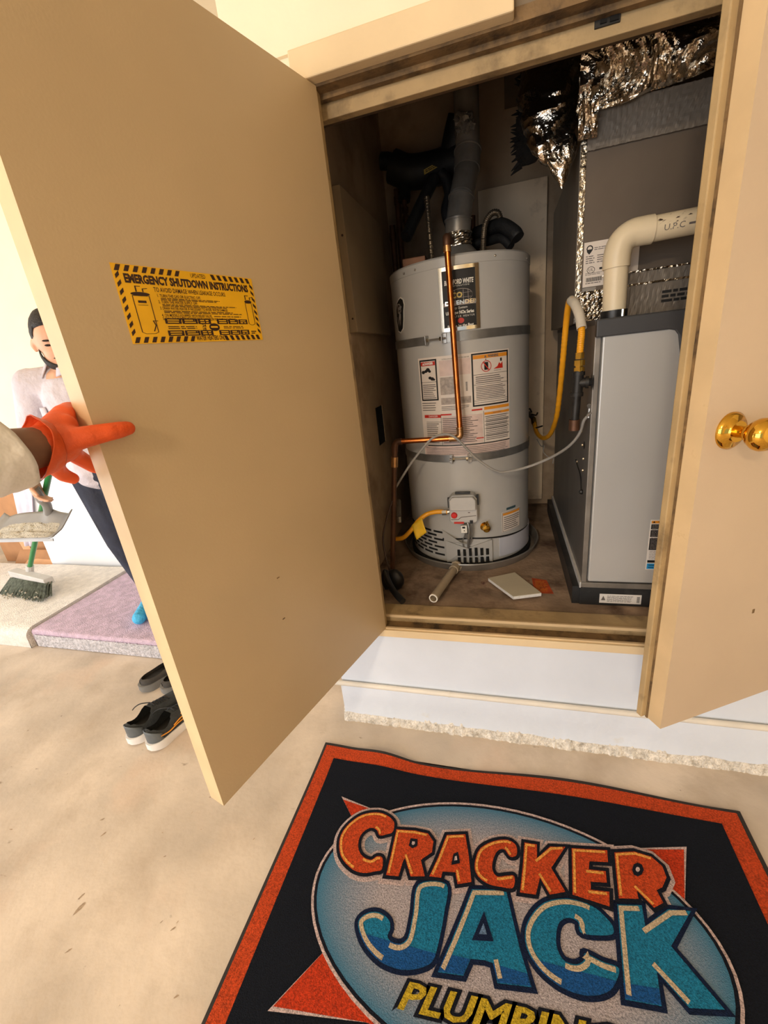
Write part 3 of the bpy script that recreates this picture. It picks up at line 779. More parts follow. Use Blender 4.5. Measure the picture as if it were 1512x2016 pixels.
ctext(LB, 'DANGER', -22, 1.290, 0.012, 0.038, fn=cfn, h=3, bold=0.0006); ctext(LB, 'DANGER', -21, 1.092, 0.010, 0.04, fn=cfn, h=3)
LB.poly2([(-28, 1.286), (-26, 1.286), (-27, 1.295)], cfn, 3)
Lb('white_print', 'ink_white')
LB = MB()
ctext(LB, 'WARNING', 29.5, 1.294, 0.012, 0.042, fn=cfn, h=3, bold=0.0006); LB.poly2([(22, 1.290), (24, 1.290), (23, 1.299)], cfn, 3)
ctext(LB, 'WARNING', 32, 1.0875, 0.008, 0.035, fn=cfn, h=3)
ctext(LB, 'FLAMMABLE VAPORS', 33, 1.241, 0.005, 0.03, fn=cfn, h=3)
ctext(LB, 'ULTRA LOW NOX GAS WATER HEATER', 0, 1.300, 0.006, 0.10, fn=cfn, h=3)
small_print(LB, cfn, -29, -16.5, 1.160, 1.216, 8, 2, 0.4, 21); small_print(LB, cfn, 15, 41, 1.200, 1.228, 4, 2, 0.4, 22); small_print(LB, cfn, 15, 41, 1.142, 1.192, 8, 2, 0.4, 23, 0.15)
small_print(LB, cfn, 22, 43, 0.984, 1.080, 14, 2, 0.4, 24, 0.1); small_print(LB, cfn, -28, -15, 0.984, 1.066, 11, 2, 0.4, 25); small_print(LB, cfn, -13, 18, 0.984, 1.085, 14, 2, 0.35, 26, 0.3)
small_print(LB, cfn, -31, -15, 1.112, 1.148, 4, 2, 0.35, 27); small_print(LB, cfn, -13, 10, 1.112, 1.13, 3, 2, 0.35, 28)
small_print(LB, cfn, -30, 42, 0.936, 0.968, 5, 2, 0.3, 29, 0.05)
Lb('fine_print', 'ink_grey')
LB = MB(); LB.rect(cfn, -13, -1, 1.172, 1.236, 1.2, 6); LB.rect(cfn, -13, 11, 1.135, 1.160, 1.2, 8)
Lb('grey_print', 'label_grey')
LB = MB()
for i in range(12): LB.rect(cfn, 7.2, 8.6, 1.180 + 0.0028 * i, 1.1815 + 0.0028 * i, 2, 1)
Lb('barcode', 'black_ink')
LB = MB(); LB.rect(cfn, -31.8, 43.8, 0.932, 0.972, 1.0, 20); LB.rect(cfn, -13, 19.5, 0.980, 1.090, 1.0, 10); LB.rect(cfn, -13, 11.4, 1.24, 1.296, 1.0, 8)
Lb('pink_print', 'label_pink')
# lower right rating label
l2 = band3d(MB(), 35, 57.5, 0.578, 0.668, TR, TR + 0.001, 8).build('lower_label', 'label_white', heater, smooth=True)
LB = MB(); frame_rect(LB, 35.4, 57.1, 0.580, 0.666, 0.4, 0.0016, 2); small_print(LB, cfn, 37, 56, 0.586, 0.648, 7, 2, 0.4, 31); LB.build('fine_print', 'ink_grey', l2, recalc=False)
LB = MB(); LB.rect(cfn, 36, 56.4, 0.653, 0.663, 2, 4); LB.build('orange_print', 'ink_orange', l2, recalc=False)
band3d(MB(), 40, 51, 0.674, 0.684, TR, TR + 0.001, 4).build('serial_plate', 'ink_teal', heater)
# gas control valve
vb = cyl(1.0, 0.723, TR); vx = V((math.cos(math.radians(1)), math.sin(math.radians(1)), 0)); vy = V((math.sin(math.radians(1)), -math.cos(math.radians(1)), 0)); vz = V((0, 0, 1))
def vfn(x, y, h): return vb + vx * x + vz * y + vy * h
gcv = MB().prism([(-0.056, -0.055), (-0.045, -0.062), (0.048, -0.062), (0.057, -0.054), (0.057, 0.040), (0.044, 0.058), (-0.042, 0.058), (-0.056, 0.040)], vfn, 0.0, 0.045).build('gas_control_valve', 'valve_grey', heater, bevel=0.004)
gcv['label'] = 'pale grey gas control valve with a red button'
MB().prism([(-0.052, -0.002), (0.053, -0.002), (0.053, 0.040), (0.042, 0.054), (-0.040, 0.054), (-0.052, 0.040)], vfn, 0.045, 0.062).build('cover', 'valve_grey', gcv, bevel=0.004)
MB().lathe([(0.0, 0.0), (0.0125, 0.0), (0.0125, 0.008), (0.010, 0.0105), (0.0, 0.011)], vfn(-0.036, -0.026, 0.045), vy, 20).build('red_button', 'red_button', gcv, smooth=True)
mb = MB(); mb.band([(-0.050, -0.046), (-0.02, -0.046), (-0.008, -0.036), (0.052, -0.030)], lambda x, y, h: vfn(x, y, 0.0455), 0.003, 0, False, 6); mb.rect(lambda x, y, h: vfn(x, y, 0.0458), 0.020, 0.028, -0.018, -0.014, 0)
mb.build('groove', 'ink_grey', gcv, recalc=False)
mb = MB(); mb.obox(vfn(-0.058, 0.02, 0.02), vx * 0.004, vy * 0.01, vz * 0.02); mb.obox(vfn(0.059, 0.03, 0.02), vx * 0.004, vy * 0.01, vz * 0.02); mb.obox(vfn(0, 0.060, 0.02), vx * 0.03, vy * 0.01, vz * 0.003); mb.obox(vfn(0.032, -0.056, 0.047), vx * 0.006, vy * 0.004, vz * 0.006)
mb.build('clips', 'black_plastic', gcv)['kind'] = 'stuff'
mb = MB(); mb.obox(vfn(-0.018, -0.060, 0.046), vx * 0.02, vy * 0.002, vz * 0.004); mb.build('warning_strip', 'ink_red', gcv)
# igniter block, pilot tubes below the valve
mb = MB(); mb.obox(vfn(0.0, -0.094, 0.03), vx * 0.012, vy * 0.006, vz * 0.016); ig = mb.build('igniter_tag', 'ink_white', heater)
mb = MB(); mb.obox(vfn(-0.001, -0.086, 0.0365), vx * 0.006, vy * 0.0005, vz * 0.004); mb.obox(vfn(0.001, -0.100, 0.0365), vx * 0.002, vy * 0.0005, vz * 0.002); mb.build('mark', 'black_ink', ig)
mb = MB()
mb.tube(catmull([vfn(0.012, -0.055, 0.02), vfn(0.020, -0.09, 0.032), vfn(0.018, -0.13, 0.03), vfn(0.014, -0.165, 0.02), vfn(0.012, -0.19, 0.012)]), 0.005, 10)
mb.tube(catmull([vfn(0.028, -0.055, 0.02), vfn(0.034, -0.09, 0.030), vfn(0.030, -0.13, 0.028), vfn(0.020, -0.17, 0.018)]), 0.0035, 8)
mb.tube(catmull([vfn(-0.004, -0.06, 0.015), vfn(0.002, -0.12, 0.02), vfn(-0.012, -0.16, 0.012), vfn(-0.006, -0.19, 0.008)]), 0.0022, 8)
mb.tube([vfn(0.015, -0.112, 0.031), vfn(0.014, -0.135, 0.029)], 0.010, 8)
mb.build('pilot_tube', 'galv', heater, smooth=True)
# brass drain valve
dc = cyl(18.5, 0.622, TR); dn = (dc - V((TC.x, TC.y, 0.622))).normalized()
mb = MB(); mb.lathe([(0.020, 0.0), (0.020, 0.003), (0.012, 0.004), (0.010, 0.02), (0.016, 0.021), (0.016, 0.032), (0.009, 0.034), (0.0, 0.034)], dc, dn, 16)
dvx = V((dn.y, -dn.x, 0)) * -1
mb.tube([dc + dn * 0.018, dc + dn * 0.024 + V((0.004, 0, 0.030))], 0.004, 8)
mb.build('drain_valve', 'brass', heater, smooth=True)['label'] = 'small brass drain valve'
mb = MB(); mb.lathe([(0.0, 0.0005), (0.027, 0.0005), (0.027, 0.002), (0.0, 0.002)], dc, dn, 20); mb.build('drain_plate', 'tank_grey', heater, smooth=True)
# draft hood and relief-valve stub on the top
mb = MB(); mb.lathe([(0.085, 1.662), (0.080, 1.672), (0.052, 1.705), (0.048, 1.72)], (-0.165, 0.737, 0), (0, 0, 1), 24)
for a in range(4):
    x, y = 0.075 * math.cos(a * PI / 2 + .6), 0.075 * math.sin(a * PI / 2 + .6)
    mb.box(-0.165 + x - .006, -0.165 + x + .006, 0.737 + y - .002, 0.737 + y + .002, 1.636, 1.67)
mb.build('draft_hood', 'galv', heater, smooth=True)
mb = MB(); mb.box(-0.378, -0.285, 0.66, 0.72, 1.638, 1.685); mb.build('junction_block', 'copper_old', heater, bevel=0.003)

# ---- drain pan
pan = thing('drain_pan', (TC.x, TC.y, 0.43), 'round galvanised drain pan under the water heater', 'drain pan')
mb = MB(); mb.lathe([(0.0, 0.4335), (0.300, 0.4335), (0.314, 0.470), (0.3185, 0.4715), (0.320, 0.467), (0.317, 0.465), (0.303, 0.4315), (0.0, 0.4315)], (TC.x, TC.y, 0), (0, 0, 1), 96)
mb.build('tray', 'galv_dull', pan, smooth=True, ang=30)
mb = MB(); mb.lathe([(0.0, 0.4338), (0.285, 0.4338), (0.285, 0.452), (0.0, 0.452)], (TC.x, TC.y, 0), (0, 0, 1), 64); mb.build('spacer', 'hole_black', pan, smooth=True)
pd0 = V((-0.205, 0.437, 0.4535)); pd1 = V((-0.262, 0.145, 0.470)); pdv = (pd1 - pd0).normalized()
mb = MB(); mb.tube([pd0 + pdv * 0.002, pd0 + pdv * 0.045], 0.0200, 20); mb.tube([pd0 - pdv * .001, pd0 + pdv * 0.009], 0.025, 8); mb.build('pipe_fitting', 'pvc_stub', pan, smooth=True)
L_ = (pd1 - pd0).length
mb = MB(); mb.lathe([(0.0125, 0.02), (0.0125, L_), (0.0165, L_), (0.0165, 0.02)], pd0, pdv, 24)
pp = mb.build('drain_pipe', 'pvc_stub', pan, smooth=True); pp['label'] = 'stained plastic drain stub with a white cut end'
mb = MB(); mb.lathe([(0.0127, L_ + 0.0006), (0.0167, L_ + 0.0006), (0.0168, L_ - 0.004)], pd0, pdv, 24); mb.build('cut_end', 'pvc_cut', pp, smooth=True)
mb = MB(); mb.lathe([(0.0, L_ - 0.03), (0.0123, L_ - 0.03)], pd0, pdv, 16); mb.build('bore', 'pvc_stub', pp)

# ---- seismic straps round the tank
def strap(z, label, clamp_t, dz, flip):
    s = thing('tank_strap', (TC.x, TC.y, z), label, 'strap', 'steel straps holding the water heater')
    zf = lambda t: dz * math.sin(math.radians(t))
    mb = MB(); band3d(mb, -135, clamp_t - 6, z - 0.015, z + 0.015, TR + .001, TR + 0.0032, 40, zf); band3d(mb, clamp_t + 9, 135, z - 0.015, z + 0.015, TR + .001, TR + 0.0032, 40, zf)
    mb.build('band', 'strap_steel', s, smooth=True)
    for q, t in enumerate((clamp_t - 6, clamp_t + 9)):
        mb = MB(); band3d(mb, t - 1.6, t + 1.6, z - 0.017 + zf(t), z + 0.017 + zf(t), TR + .002, TR + 0.008, 3)
        p = cyl(t, z + zf(t), TR); n = V((math.sin(math.radians(t)), -math.cos(math.radians(t)), 0)); tv = V((math.cos(math.radians(t)), math.sin(math.radians(t)), 0))
        sg = 1 if q == 0 else -1
        mb.obox(p + n * 0.014 + tv * (0.007 * sg), tv * 0.0015, n * 0.013, V((0, 0, 0.016)))
        mb.build('bracket', 'galv', s, bevel=0.001)
        mb = MB(); mb.tube([p + n * 0.016 + tv * (0.009 * sg), p + n * 0.016 + tv * (0.016 * sg)], 0.0075, 6); mb.build('nut', 'chrome', s)
    a = cyl(clamp_t - 7, z + zf(clamp_t), TR + 0.016); b = cyl(clamp_t + 10, z + zf(clamp_t), TR + 0.016)
    MB().tube([a, b], 0.0035, 8).build('bolt', 'galv_dull', s, smooth=True)
    return s
strap(1.372, 'steel strap round the upper tank below the brand plaque', -16, 0.0, 0)
strap(0.922, 'steel strap round the lower tank above the gas valve', -1, 0.0, 0)

# ---- copper discharge pipe in front of the tank
cp = thing('copper_discharge_pipe', (-0.475, 0.36, 0.43), 'copper relief pipe running down the tank front and over to the left', 'pipe')
top = V((-0.172, 0.405, 1.655)); knee = V((-0.158, 0.395, 1.045)); el = catmull([(-0.158, 0.395, 1.05), (-0.159, 0.395, 1.028), (-0.172, 0.395, 1.018), (-0.195, 0.396, 1.017)], 6)
mb = MB(); mb.tube([top, knee], 0.0105, 16); mb.build('riser', 'copper', cp, smooth=True)
mb = MB(); mb.tube(el, 0.0128, 16); mb.tube([(-0.1585, 0.395, 1.058), (-0.1582, 0.395, 1.052)], 0.0134, 16); mb.tube([(-0.193, 0.396, 1.017), (-0.200, 0.396, 1.017)], 0.0134, 16); mb.build('elbow', 'copper_solder', cp, smooth=True)
mb = MB(); mb.tube([(-0.195, 0.396, 1.017), (-0.392, 0.398, 1.017)], 0.0105, 16); mb.build('cross_run', 'copper', cp, smooth=True)
mb = MB(); mb.tube(catmull([(-0.385, 0.398, 1.017), (-0.405, 0.398, 1.014), (-0.415, 0.396, 0.998), (-0.417, 0.395, 0.975)], 6), 0.0130, 16); mb.build('elbow', 'copper_old', cp, smooth=True)
mb = MB(); mb.tube([(-0.417, 0.395, 0.98), (-0.478, 0.365, 0.431)], 0.0108, 16); mb.build('drop', 'copper_old', cp, smooth=True)
mb = MB(); mb.tube([(-0.4195, 0.394, 0.957), (-0.424, 0.392, 0.917)], 0.0140, 16); mb.build('coupling', 'copper_solder', cp, smooth=True)
mb = MB(); mb.tube([(-0.172, 0.405, 1.632), (-0.172, 0.405, 1.650)], 0.0135, 16); mb.build('coupling', 'copper_solder', cp, smooth=True)
mb = MB(); mb.tube(catmull([(-0.172, 0.405, 1.648), (-0.172, 0.407, 1.668), (-0.172, 0.42, 1.676), (-0.17, 0.50, 1.682)], 5), 0.0135, 14); mb.build('top_elbow', 'copper_old', cp, smooth=True)
MB().tube([(-0.439, 0.381, 0.785), (-0.436, 0.377, 0.785)], 0.004, 8).build('nail_head', 'chrome', cp)

# ---- flexible water connectors
def flex(pts, r, name, label, mat, n=200, pitch=0.006, group=None, amp=0.12, cat='hose'):
    P = catmull(pts, 40)
    rs = []; s_ = 0.0; out = []
    for i, p in enumerate(P):
        if i: s_ += (p - P[i - 1]).length
        rs.append(r * (1 + amp * math.sin(2 * PI * s_ / pitch)))
    mb = MB(); mb.tube(P, r, 12, rs=rs)
    base = V(pts[0])
    o = mb.build(name, mat, None, smooth=True, ang=80, loc=base)
    return tag(o, label, cat, group)
f1 = flex([(-0.268, 0.72, 1.645), (-0.269, 0.72, 1.70), (-0.272, 0.725, 1.80), (-0.276, 0.74, 1.895)], 0.0105, 'flex_connector', 'straight corrugated steel connector rising from the tank top', 'steel_braid')
f2 = flex([(-0.068, 0.72, 1.645), (-0.067, 0.72, 1.70), (-0.058, 0.722, 1.762), (-0.036, 0.728, 1.792), (-0.012, 0.736, 1.793), (-0.002, 0.742, 1.771)], 0.0105, 'flex_connector', 'corrugated steel connector bent over into a hook', 'steel_braid')
for o, p in ((f1, (-0.268, 0.72, 1.645)), (f2, (-0.068, 0.72, 1.645))):
    mb = MB(); mb.tube([V(p), V(p) + V((0, 0, 0.018))], 0.014, 6); mb.build('nut', 'galv', o)

# ---- flue
fl = thing('flue_pipe', (-0.165, 0.737, 1.715), 'grey sheet metal flue rising from the water heater to the closet ceiling', 'flue')
segs = [((-0.165, 0.737, 1.69), (-0.16, 0.737, 1.800), 0.050, 'collar'), ((-0.160, 0.737, 1.79), (-0.146, 0.76, 1.875), 0.047, 'elbow_section'), ((-0.146, 0.755, 1.868), (-0.126, 0.84, 1.985), 0.047, 'straight_section'), ((-0.127, 0.835, 1.98), (-0.122, 0.86, 2.05), 0.050, 'elbow_section'), ((-0.122, 0.86, 2.04), (-0.120, 0.862, 2.45), 0.047, 'straight_section')]
for a, b, r, nm in segs:
    a = V(a); b = V(b); d = (b - a).normalized()
    mb = MB(); mb.tube([a, b], r, 28); mb.tube([b - d * 0.008, b - d * 0.002], r + 0.003, 28)
    mb.build(nm, 'galv_dull', fl, smooth=True, ang=35)
mb = MB()
def crump(u, v):
    a = 2 * PI * u; r = 0.054 + 0.006 * noise.noise(V((math.cos(a) * 4, math.sin(a) * 4, v * 9)))
    return V((-0.165 + r * math.cos(a), 0.737 + r * math.sin(a), 1.69 + 0.06 * v))
mb.grid(crump, 40, 14); mb.build('foil_collar', 'foil', fl)
mb = MB()
def crump2(u, v):
    q = noise.noise_vector(V((u * 7, v * 7, 2)))
    return V((-0.155 + 0.06 * u, 0.80 - 0.02 * v, 2.085 + 0.05 * v)) + q * 0.02
mb.grid(crump2, 14, 12); tag(mb.build('foil_scrap', 'galv_dull', None, solid=0.001), 'crumpled scrap of foil tucked against the flue high up', 'foil')

# ---- black foam insulation and old pipes above the tank
ib = thing('insulated_pipe', (-0.30, 1.12, 1.98), 'thick black foam wrapped pipe with a pale sticker high in the closet', 'pipe')
mb = MB(); mb.tube(catmull([(-0.47, 1.08, 2.135), (-0.40, 1.08, 2.10), (-0.30, 1.08, 2.09), (-0.20, 1.06, 2.09), (-0.13, 1.04, 2.10)], 6), 0.066, 16, rs=None); mb.build('wrap', 'black_foam', ib, smooth=True)
mb = MB(); mb.tube(catmull([(-0.52, 1.08, 2.165), (-0.48, 1.08, 2.155), (-0.42, 1.08, 2.12)], 6), 0.034, 14); mb.build('wrap_end', 'black_foam', ib, smooth=True)
mb = MB(); mb.tube(catmull([(-0.41, 1.08, 2.10), (-0.42, 1.07, 2.04), (-0.425, 1.06, 1.99)], 6), 0.028, 12); mb.build('wrap_branch', 'black_foam', ib, smooth=True)
mb = MB(); mb.tube(catmull([(-0.19, 1.06, 2.13), (-0.17, 1.04, 2.18), (-0.15, 1.02, 2.22)], 6), 0.06, 14); mb.build('wrap_branch', 'black_foam', ib, smooth=True)
mb = MB(); mb.obox((-0.275, 1.0125, 2.075), V((0.045, -0.004, 0.010)), V((0, 0.001, 0)), V((0, 0, 0.009))); sk = mb.build('sticker', 'ink_gold', ib)
mb = MB(); small_print(mb, lambda x, y, h: V((-0.275 + x, 1.0108 - x * 0.09, 2.075 + y + x * 0.22)), -0.038, 0.038, -0.006, 0.006, 2, 0, 0.5, 91); mb.build('print', 'black_ink', sk, recalc=False)
mb = MB(); mb.tube([(-0.425, 1.06, 1.995), (-0.424, 1.06, 1.87)], 0.011, 12); mb.tube([(-0.425, 1.06, 1.965), (-0.425, 1.06, 1.945)], 0.017, 8); mb.tube([(-0.424, 1.06, 1.93), (-0.424, 1.06, 1.912)], 0.016, 8); mb.build('copper_tail', 'copper_old', ib, smooth=True)
for i, (x, z1_) in enumerate(((-0.505, 1.92), (-0.468, 2.06))):
    mb = MB(); mb.tube([(x - 0.012, 1.12, 0.432), (x, 1.12, z1_)], 0.014, 12); mb.tube([(x - .001, 1.12, z1_ - 0.06), (x, 1.12, z1_ - 0.03)], 0.017, 12)
    tag(mb.build('supply_pipe', 'copper_old', None, smooth=True), ('short dark pipe standing behind the tank by the left wall', 'tall dark pipe standing behind the tank in the corner')[i], 'pipe')
mb = MB(); mb.tube(catmull([(-0.262, 0.90, 2.0), (-0.285, 0.88, 1.96), (-0.33, 0.84, 1.88), (-0.372, 0.80, 1.80), (-0.38, 0.79, 1.785)], 6), 0.024, 14)
tag(mb.build('foam_sleeve', 'black_foam', None, smooth=True), 'slanting black foam sleeve hanging left of the flue', 'pipe insulation')
mb = MB(); mb.tube(catmull([(-0.236, 0.915, 2.015), (-0.215, 0.91, 1.985), (-0.205, 0.90, 1.93), (-0.22, 0.88, 1.87), (-0.20, 0.86, 1.80)], 6), 0.021, 14)
tag(mb.build('foam_sleeve', 'black_foam', None, smooth=True), 'curled black foam sleeve close beside the flue', 'pipe insulation')
mb = MB(); mb.tube(catmull([(-0.10, 0.86, 1.765), (-0.05, 0.80, 1.76), (0.0, 0.74, 1.752), (0.045, 0.70, 1.712), (0.058, 0.69, 1.690)], 8), 0.025, 16)
tag(mb.build('foam_sleeve', 'black_foam', None, smooth=True), 'cut black foam sleeve drooping over the tank top on the right', 'pipe insulation')
mb = MB(); mb.tube(catmull([(-0.11, 0.835, 1.724), (-0.05, 0.80, 1.719), (0.0, 0.75, 1.711), (0.034, 0.722, 1.673)], 8), 0.017, 14)
tag(mb.build('foam_sleeve', 'black_foam', None, smooth=True), 'thin black foam sleeve beneath the drooping one', 'pipe insulation')
mb = MB(); mb.tube([(-0.115, 0.86, 1.645), (-0.112, 0.86, 1.83)], 0.012, 12); mb.tube([(-0.1, 0.9, 1.645), (-0.098, 0.9, 1.75)], 0.010, 12)
tag(mb.build('supply_pipe', 'copper_old', None, smooth=True), 'dark pipe standing just right of the flue', 'pipe')

# ================================================================== furnace
FX0, FX1, FY0, FY1 = 0.256, 0.80, 0.208, 1.15
fu = thing('furnace', (FX0, FY0, 0.43), 'tall grey upright gas furnace behind the right door', 'furnace')
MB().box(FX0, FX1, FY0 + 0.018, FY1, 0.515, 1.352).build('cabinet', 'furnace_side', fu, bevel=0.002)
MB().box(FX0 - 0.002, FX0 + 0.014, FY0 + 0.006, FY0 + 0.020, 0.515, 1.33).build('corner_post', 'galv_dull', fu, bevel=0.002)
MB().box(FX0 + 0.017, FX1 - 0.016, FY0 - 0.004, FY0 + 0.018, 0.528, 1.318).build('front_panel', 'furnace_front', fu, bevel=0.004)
# dark top band whose right end drops down
def ffn(x, y, h): return V((x, FY0 + 0.016 - h, y))
mb = MB().prism([(FX0 - .002, 1.362), (FX1, 1.362), (FX1, 1.22), (0.488, 1.22), (0.472, 1.228), (0.458, 1.30), (0.449, 1.312), (0.435, 1.316), (FX0 - .002, 1.316)], ffn, 0, 0.026)
mb.build('top_band', 'furnace_band', fu, bevel=0.003)
MB().box(FX0 - .002, FX1, FY0 + 0.016, FY1, 1.350, 1.364).build('top_plate', 'furnace_band', fu)
# sheet metal base
MB().box(FX0 - 0.006, FX1 + 0.006, FY0 + 0.004, FY1, 0.43, 0.508).build('base', 'furnace_base', fu, bevel=0.002)
MB().box(FX0 - 0.004, FX1, FY0 + 0.002, FY0 + 0.03, 0.500, 0.520).build('base_flange', 'galv_dull', fu, bevel=0.002)
MB().box(FX0 - 0.030, FX0 - 0.004, FY0 + 0.01, FY1, 0.430, 0.500).build('base_skirt', 'furnace_base', fu)
MB().box(FX0 - 0.008, FX0 + 0.006, FY0 + 0.004, FY1, 0.498, 0.520).build('base_lip', 'lip_bright', fu)
def plabel(x0, x1, z0, z1, y, name, mat, parent):
    fn = lambda x, yy, h: V((x, y - 0.0006 * h, yy))
    return MB().prism([(x0, z0), (x1, z0), (x1, z1), (x0, z1)], fn, -0.5, 1).build(name, mat, parent), fn
lb, fn = plabel(0.314, 0.444, 0.441, 0.477, FY0 + 0.003, 'base_label', 'paper_white', fu)
mb = MB(); mb.poly2([(0.319, 0.452), (0.333, 0.452), (0.326, 0.470)], fn, 1.5); small_print(mb, fn, 0.338, 0.425, 0.446, 0.472, 6, 1.5, 0.4, 41, 0.2); mb.build('fine_print', 'ink_grey', lb, recalc=False)
mb = MB()
for i in range(8): mb.rect(fn, 0.430, 0.439, 0.447 + 0.003 * i, 0.4487 + 0.003 * i, 1.5)
mb.build('barcode', 'black_ink', lb, recalc=False)
lb, fn = plabel(0.443, 0.54, 0.580, 0.757, FY0 - 0.0045, 'warning_label', 'paper_white', fu)
mb = MB(); mb.rect(fn, 0.446, 0.537, 0.745, 0.754, 1.5); mb.build('orange_print', 'ink_orange', lb, recalc=False)
mb = MB(); mb.rect(fn, 0.446, 0.537, 0.583, 0.603, 1.5); mb.build('blue_print', 'ink_blue', lb, recalc=False)
mb = MB(); mb.rect(fn, 0.446, 0.537, 0.725, 0.742, 1.5); mb.rect(fn, 0.446, 0.537, 0.698, 0.722, 1.5); mb.rect(fn, 0.446, 0.537, 0.652, 0.694, 1.5); mb.rect(fn, 0.446, 0.537, 0.606, 0.615, 1.5)
put_text(mb, 'WARNING', fn, 0.485, 0.7495, 0.009, 2, width=0.04); mb.poly2([(0.449, 0.747), (0.457, 0.747), (0.453, 0.753)], fn, 2)
small_print(mb, fn, 0.45, 0.535, 0.585, 0.601, 2, 2.2, 0.3, 43)
mb.build('black_print', 'black_ink', lb, recalc=False)
mb = MB(); small_print(mb, fn, 0.449, 0.534, 0.655, 0.740, 18, 2.2, 0.3, 42); small_print(mb, fn, 0.449, 0.534, 0.618, 0.650, 7, 2.2, 0.3, 44); mb.build('fine_print', 'ink_soft', lb, recalc=False)
# screws and small holes on the left side
mb = MB()
for y, z in ((0.36, 1.02), (0.33, 0.98), (0.30, 0.94), (0.42, 0.90), (0.30, 0.90)):
    mb.ball((FX0 - 0.001, y, z), 0.005, 8)
mb.build('screw', 'chrome', fu, smooth=True)
mb = MB(); mb.tube(catmull([(FX0 - 0.002, 0.45, 0.90), (FX0 - 0.002, 0.40, 0.885), (FX0 - 0.002, 0.34, 0.87), (FX0 - 0.004, 0.30, 0.83)]), 0.002, 6); mb.ball((FX0 - 0.003, 0.295, 0.825), 0.009, 8); mb.ball((FX0 - 0.001, 0.305, 0.985), 0.014, 8, (0.15, 1, 1))
mb.build('burnt_mark', 'black_plastic', fu, smooth=True)

# ---- cooling coil case on top of the furnace
CX0, CY0 = 0.226, 0.42
co = thing('coil_case', (CX0, CY0, 1.364), 'dark grey cooling coil case taped on top of the furnace', 'coil case')
MB().box(CX0 + 0.004, 0.79, CY0 + 0.004, 1.16, 1.366, 1.828).build('case', 'coil_case', co)
MB().box(CX0, CX0 + 0.005, CY0 + 0.02, 1.16, 1.366, 1.85).build('side_sheet', 'coil_side', co)
def tape(mb, x0, x1, z0, z1, y, nu, nv, amp=0.0016, ragged=0.0):
    def g(u, v):
        x = x0 + (x1 - x0) * u; z = z0 + (z1 - z0) * v
        if ragged and (v == 0 or v == 1): z += ragged * noise.noise(V((x * 160, v * 5, 1)))
        if ragged and (u == 0 or u == 1): x += ragged * noise.noise(V((z * 160, u * 5, 4)))
        return V((x, y - abs(noise.noise(V((x * 70, z * 70, 3)))) * amp * 2, z))
    return mb.grid(g, nu, nv)
mb = tape(MB(), CX0 - 0.001, CX0 + 0.015, 1.37, 1.86, CY0, 4, 110, 0.0009, 0.002); mb.build('corner_tape', 'foil_tape', co, recalc=False)['label'] = 'bright foil tape down the case corner'
mb = tape(MB(), CX0 + 0.015, 0.79, 1.822, 1.922, CY0 - 0.004, 120, 14, 0.0010, 0.003); mb.build('upper_tape', 'coil_side', co, recalc=False)
mb = tape(MB(), CX0 + 0.005, 0.36, 1.368, 1.455, CY0 - 0.003, 40, 24, 0.004, 0.004); mb.build('lower_tape', 'foil', co, recalc=False)
mb = tape(MB(), 0.32, 0.79, 1.366, 1.492, CY0 - 0.004, 110, 10, 0.0010, 0.002); mb.build('lower_strip', 'coil_side', co, recalc=False)
mb = tape(MB(), 0.30, 0.79, 1.452, 1.458, CY0 - 0.006, 120, 2, 0.003, 0.002); mb.build('tape_seam', 'foil_tape', co, recalc=False)
mb = tape(MB(), 0.30, 0.79, 1.488, 1.493, CY0 - 0.006, 120, 2, 0.003, 0.002); mb.build('tape_seam', 'foil_tape', co, recalc=False)
mb = MB(); small_print(mb, lambda x, z, h: V((x, CY0 - 0.0065, z)), 0.47, 0.56, 1.392, 1.43, 3, 0, 0.6, 45); mb.build('tape_print', 'black_ink', co, recalc=False)
lb, fn = plabel(0.246, 0.40, 1.468, 1.592, CY0 + 0.002, 'rating_label', 'label_white', co)
mb = MB()
mb.poly2([(0.254, 1.572), (0.268, 1.572), (0.268, 1.566), (0.261, 1.558), (0.254, 1.566)], fn, 1.6); mb.band([(0.262 + 0.008 * math.cos(a * PI / 5), 1.574 + 0.008 * math.sin(a * PI / 5)) for a in range(10)], fn, 0.003, 1.6, True, 0)
put_text(mb, 'UL', fn, 0.268, 1.515, 0.012, 1.6); mb.band([(0.268 + 0.011 * math.cos(a * PI / 6), 1.515 + 0.009 * math.sin(a * PI / 6)) for a in range(12)], fn, 0.0014, 1.6, True, 0)
for i in range(26): mb.rect(fn, 0.255 + 0.0018 * i, 0.2558 + 0.0018 * i + (0.0005 if i % 3 else 0), 1.482, 1.494, 1.6)
mb.rect(fn, 0.292, 0.32, 1.513, 1.519, 1.6)
mb.build('black_print', 'black_ink', lb, recalc=False)
mb = MB(); small_print(mb, fn, 0.275, 0.33, 1.567, 1.577, 2, 1.6, 0.4, 51); small_print(mb, fn, 0.252, 0.28, 1.532, 1.556, 4, 1.6, 0.4, 52); small_print(mb, fn, 0.284, 0.32, 1.532, 1.556, 4, 1.6, 0.4, 53); small_print(mb, fn, 0.254, 0.31, 1.476, 1.480, 1, 1.6, 0.6, 54); small_print(mb, fn, 0.252, 0.30, 1.500, 1.508, 2, 1.6, 0.35, 55)
mb.build('fine_print', 'ink_grey', lb, recalc=False)
MB().box(0.246, 0.285, CY0 + 0.0005, CY0 + 0.004, 1.430, 1.466).build('patch', 'galv_dull', co)

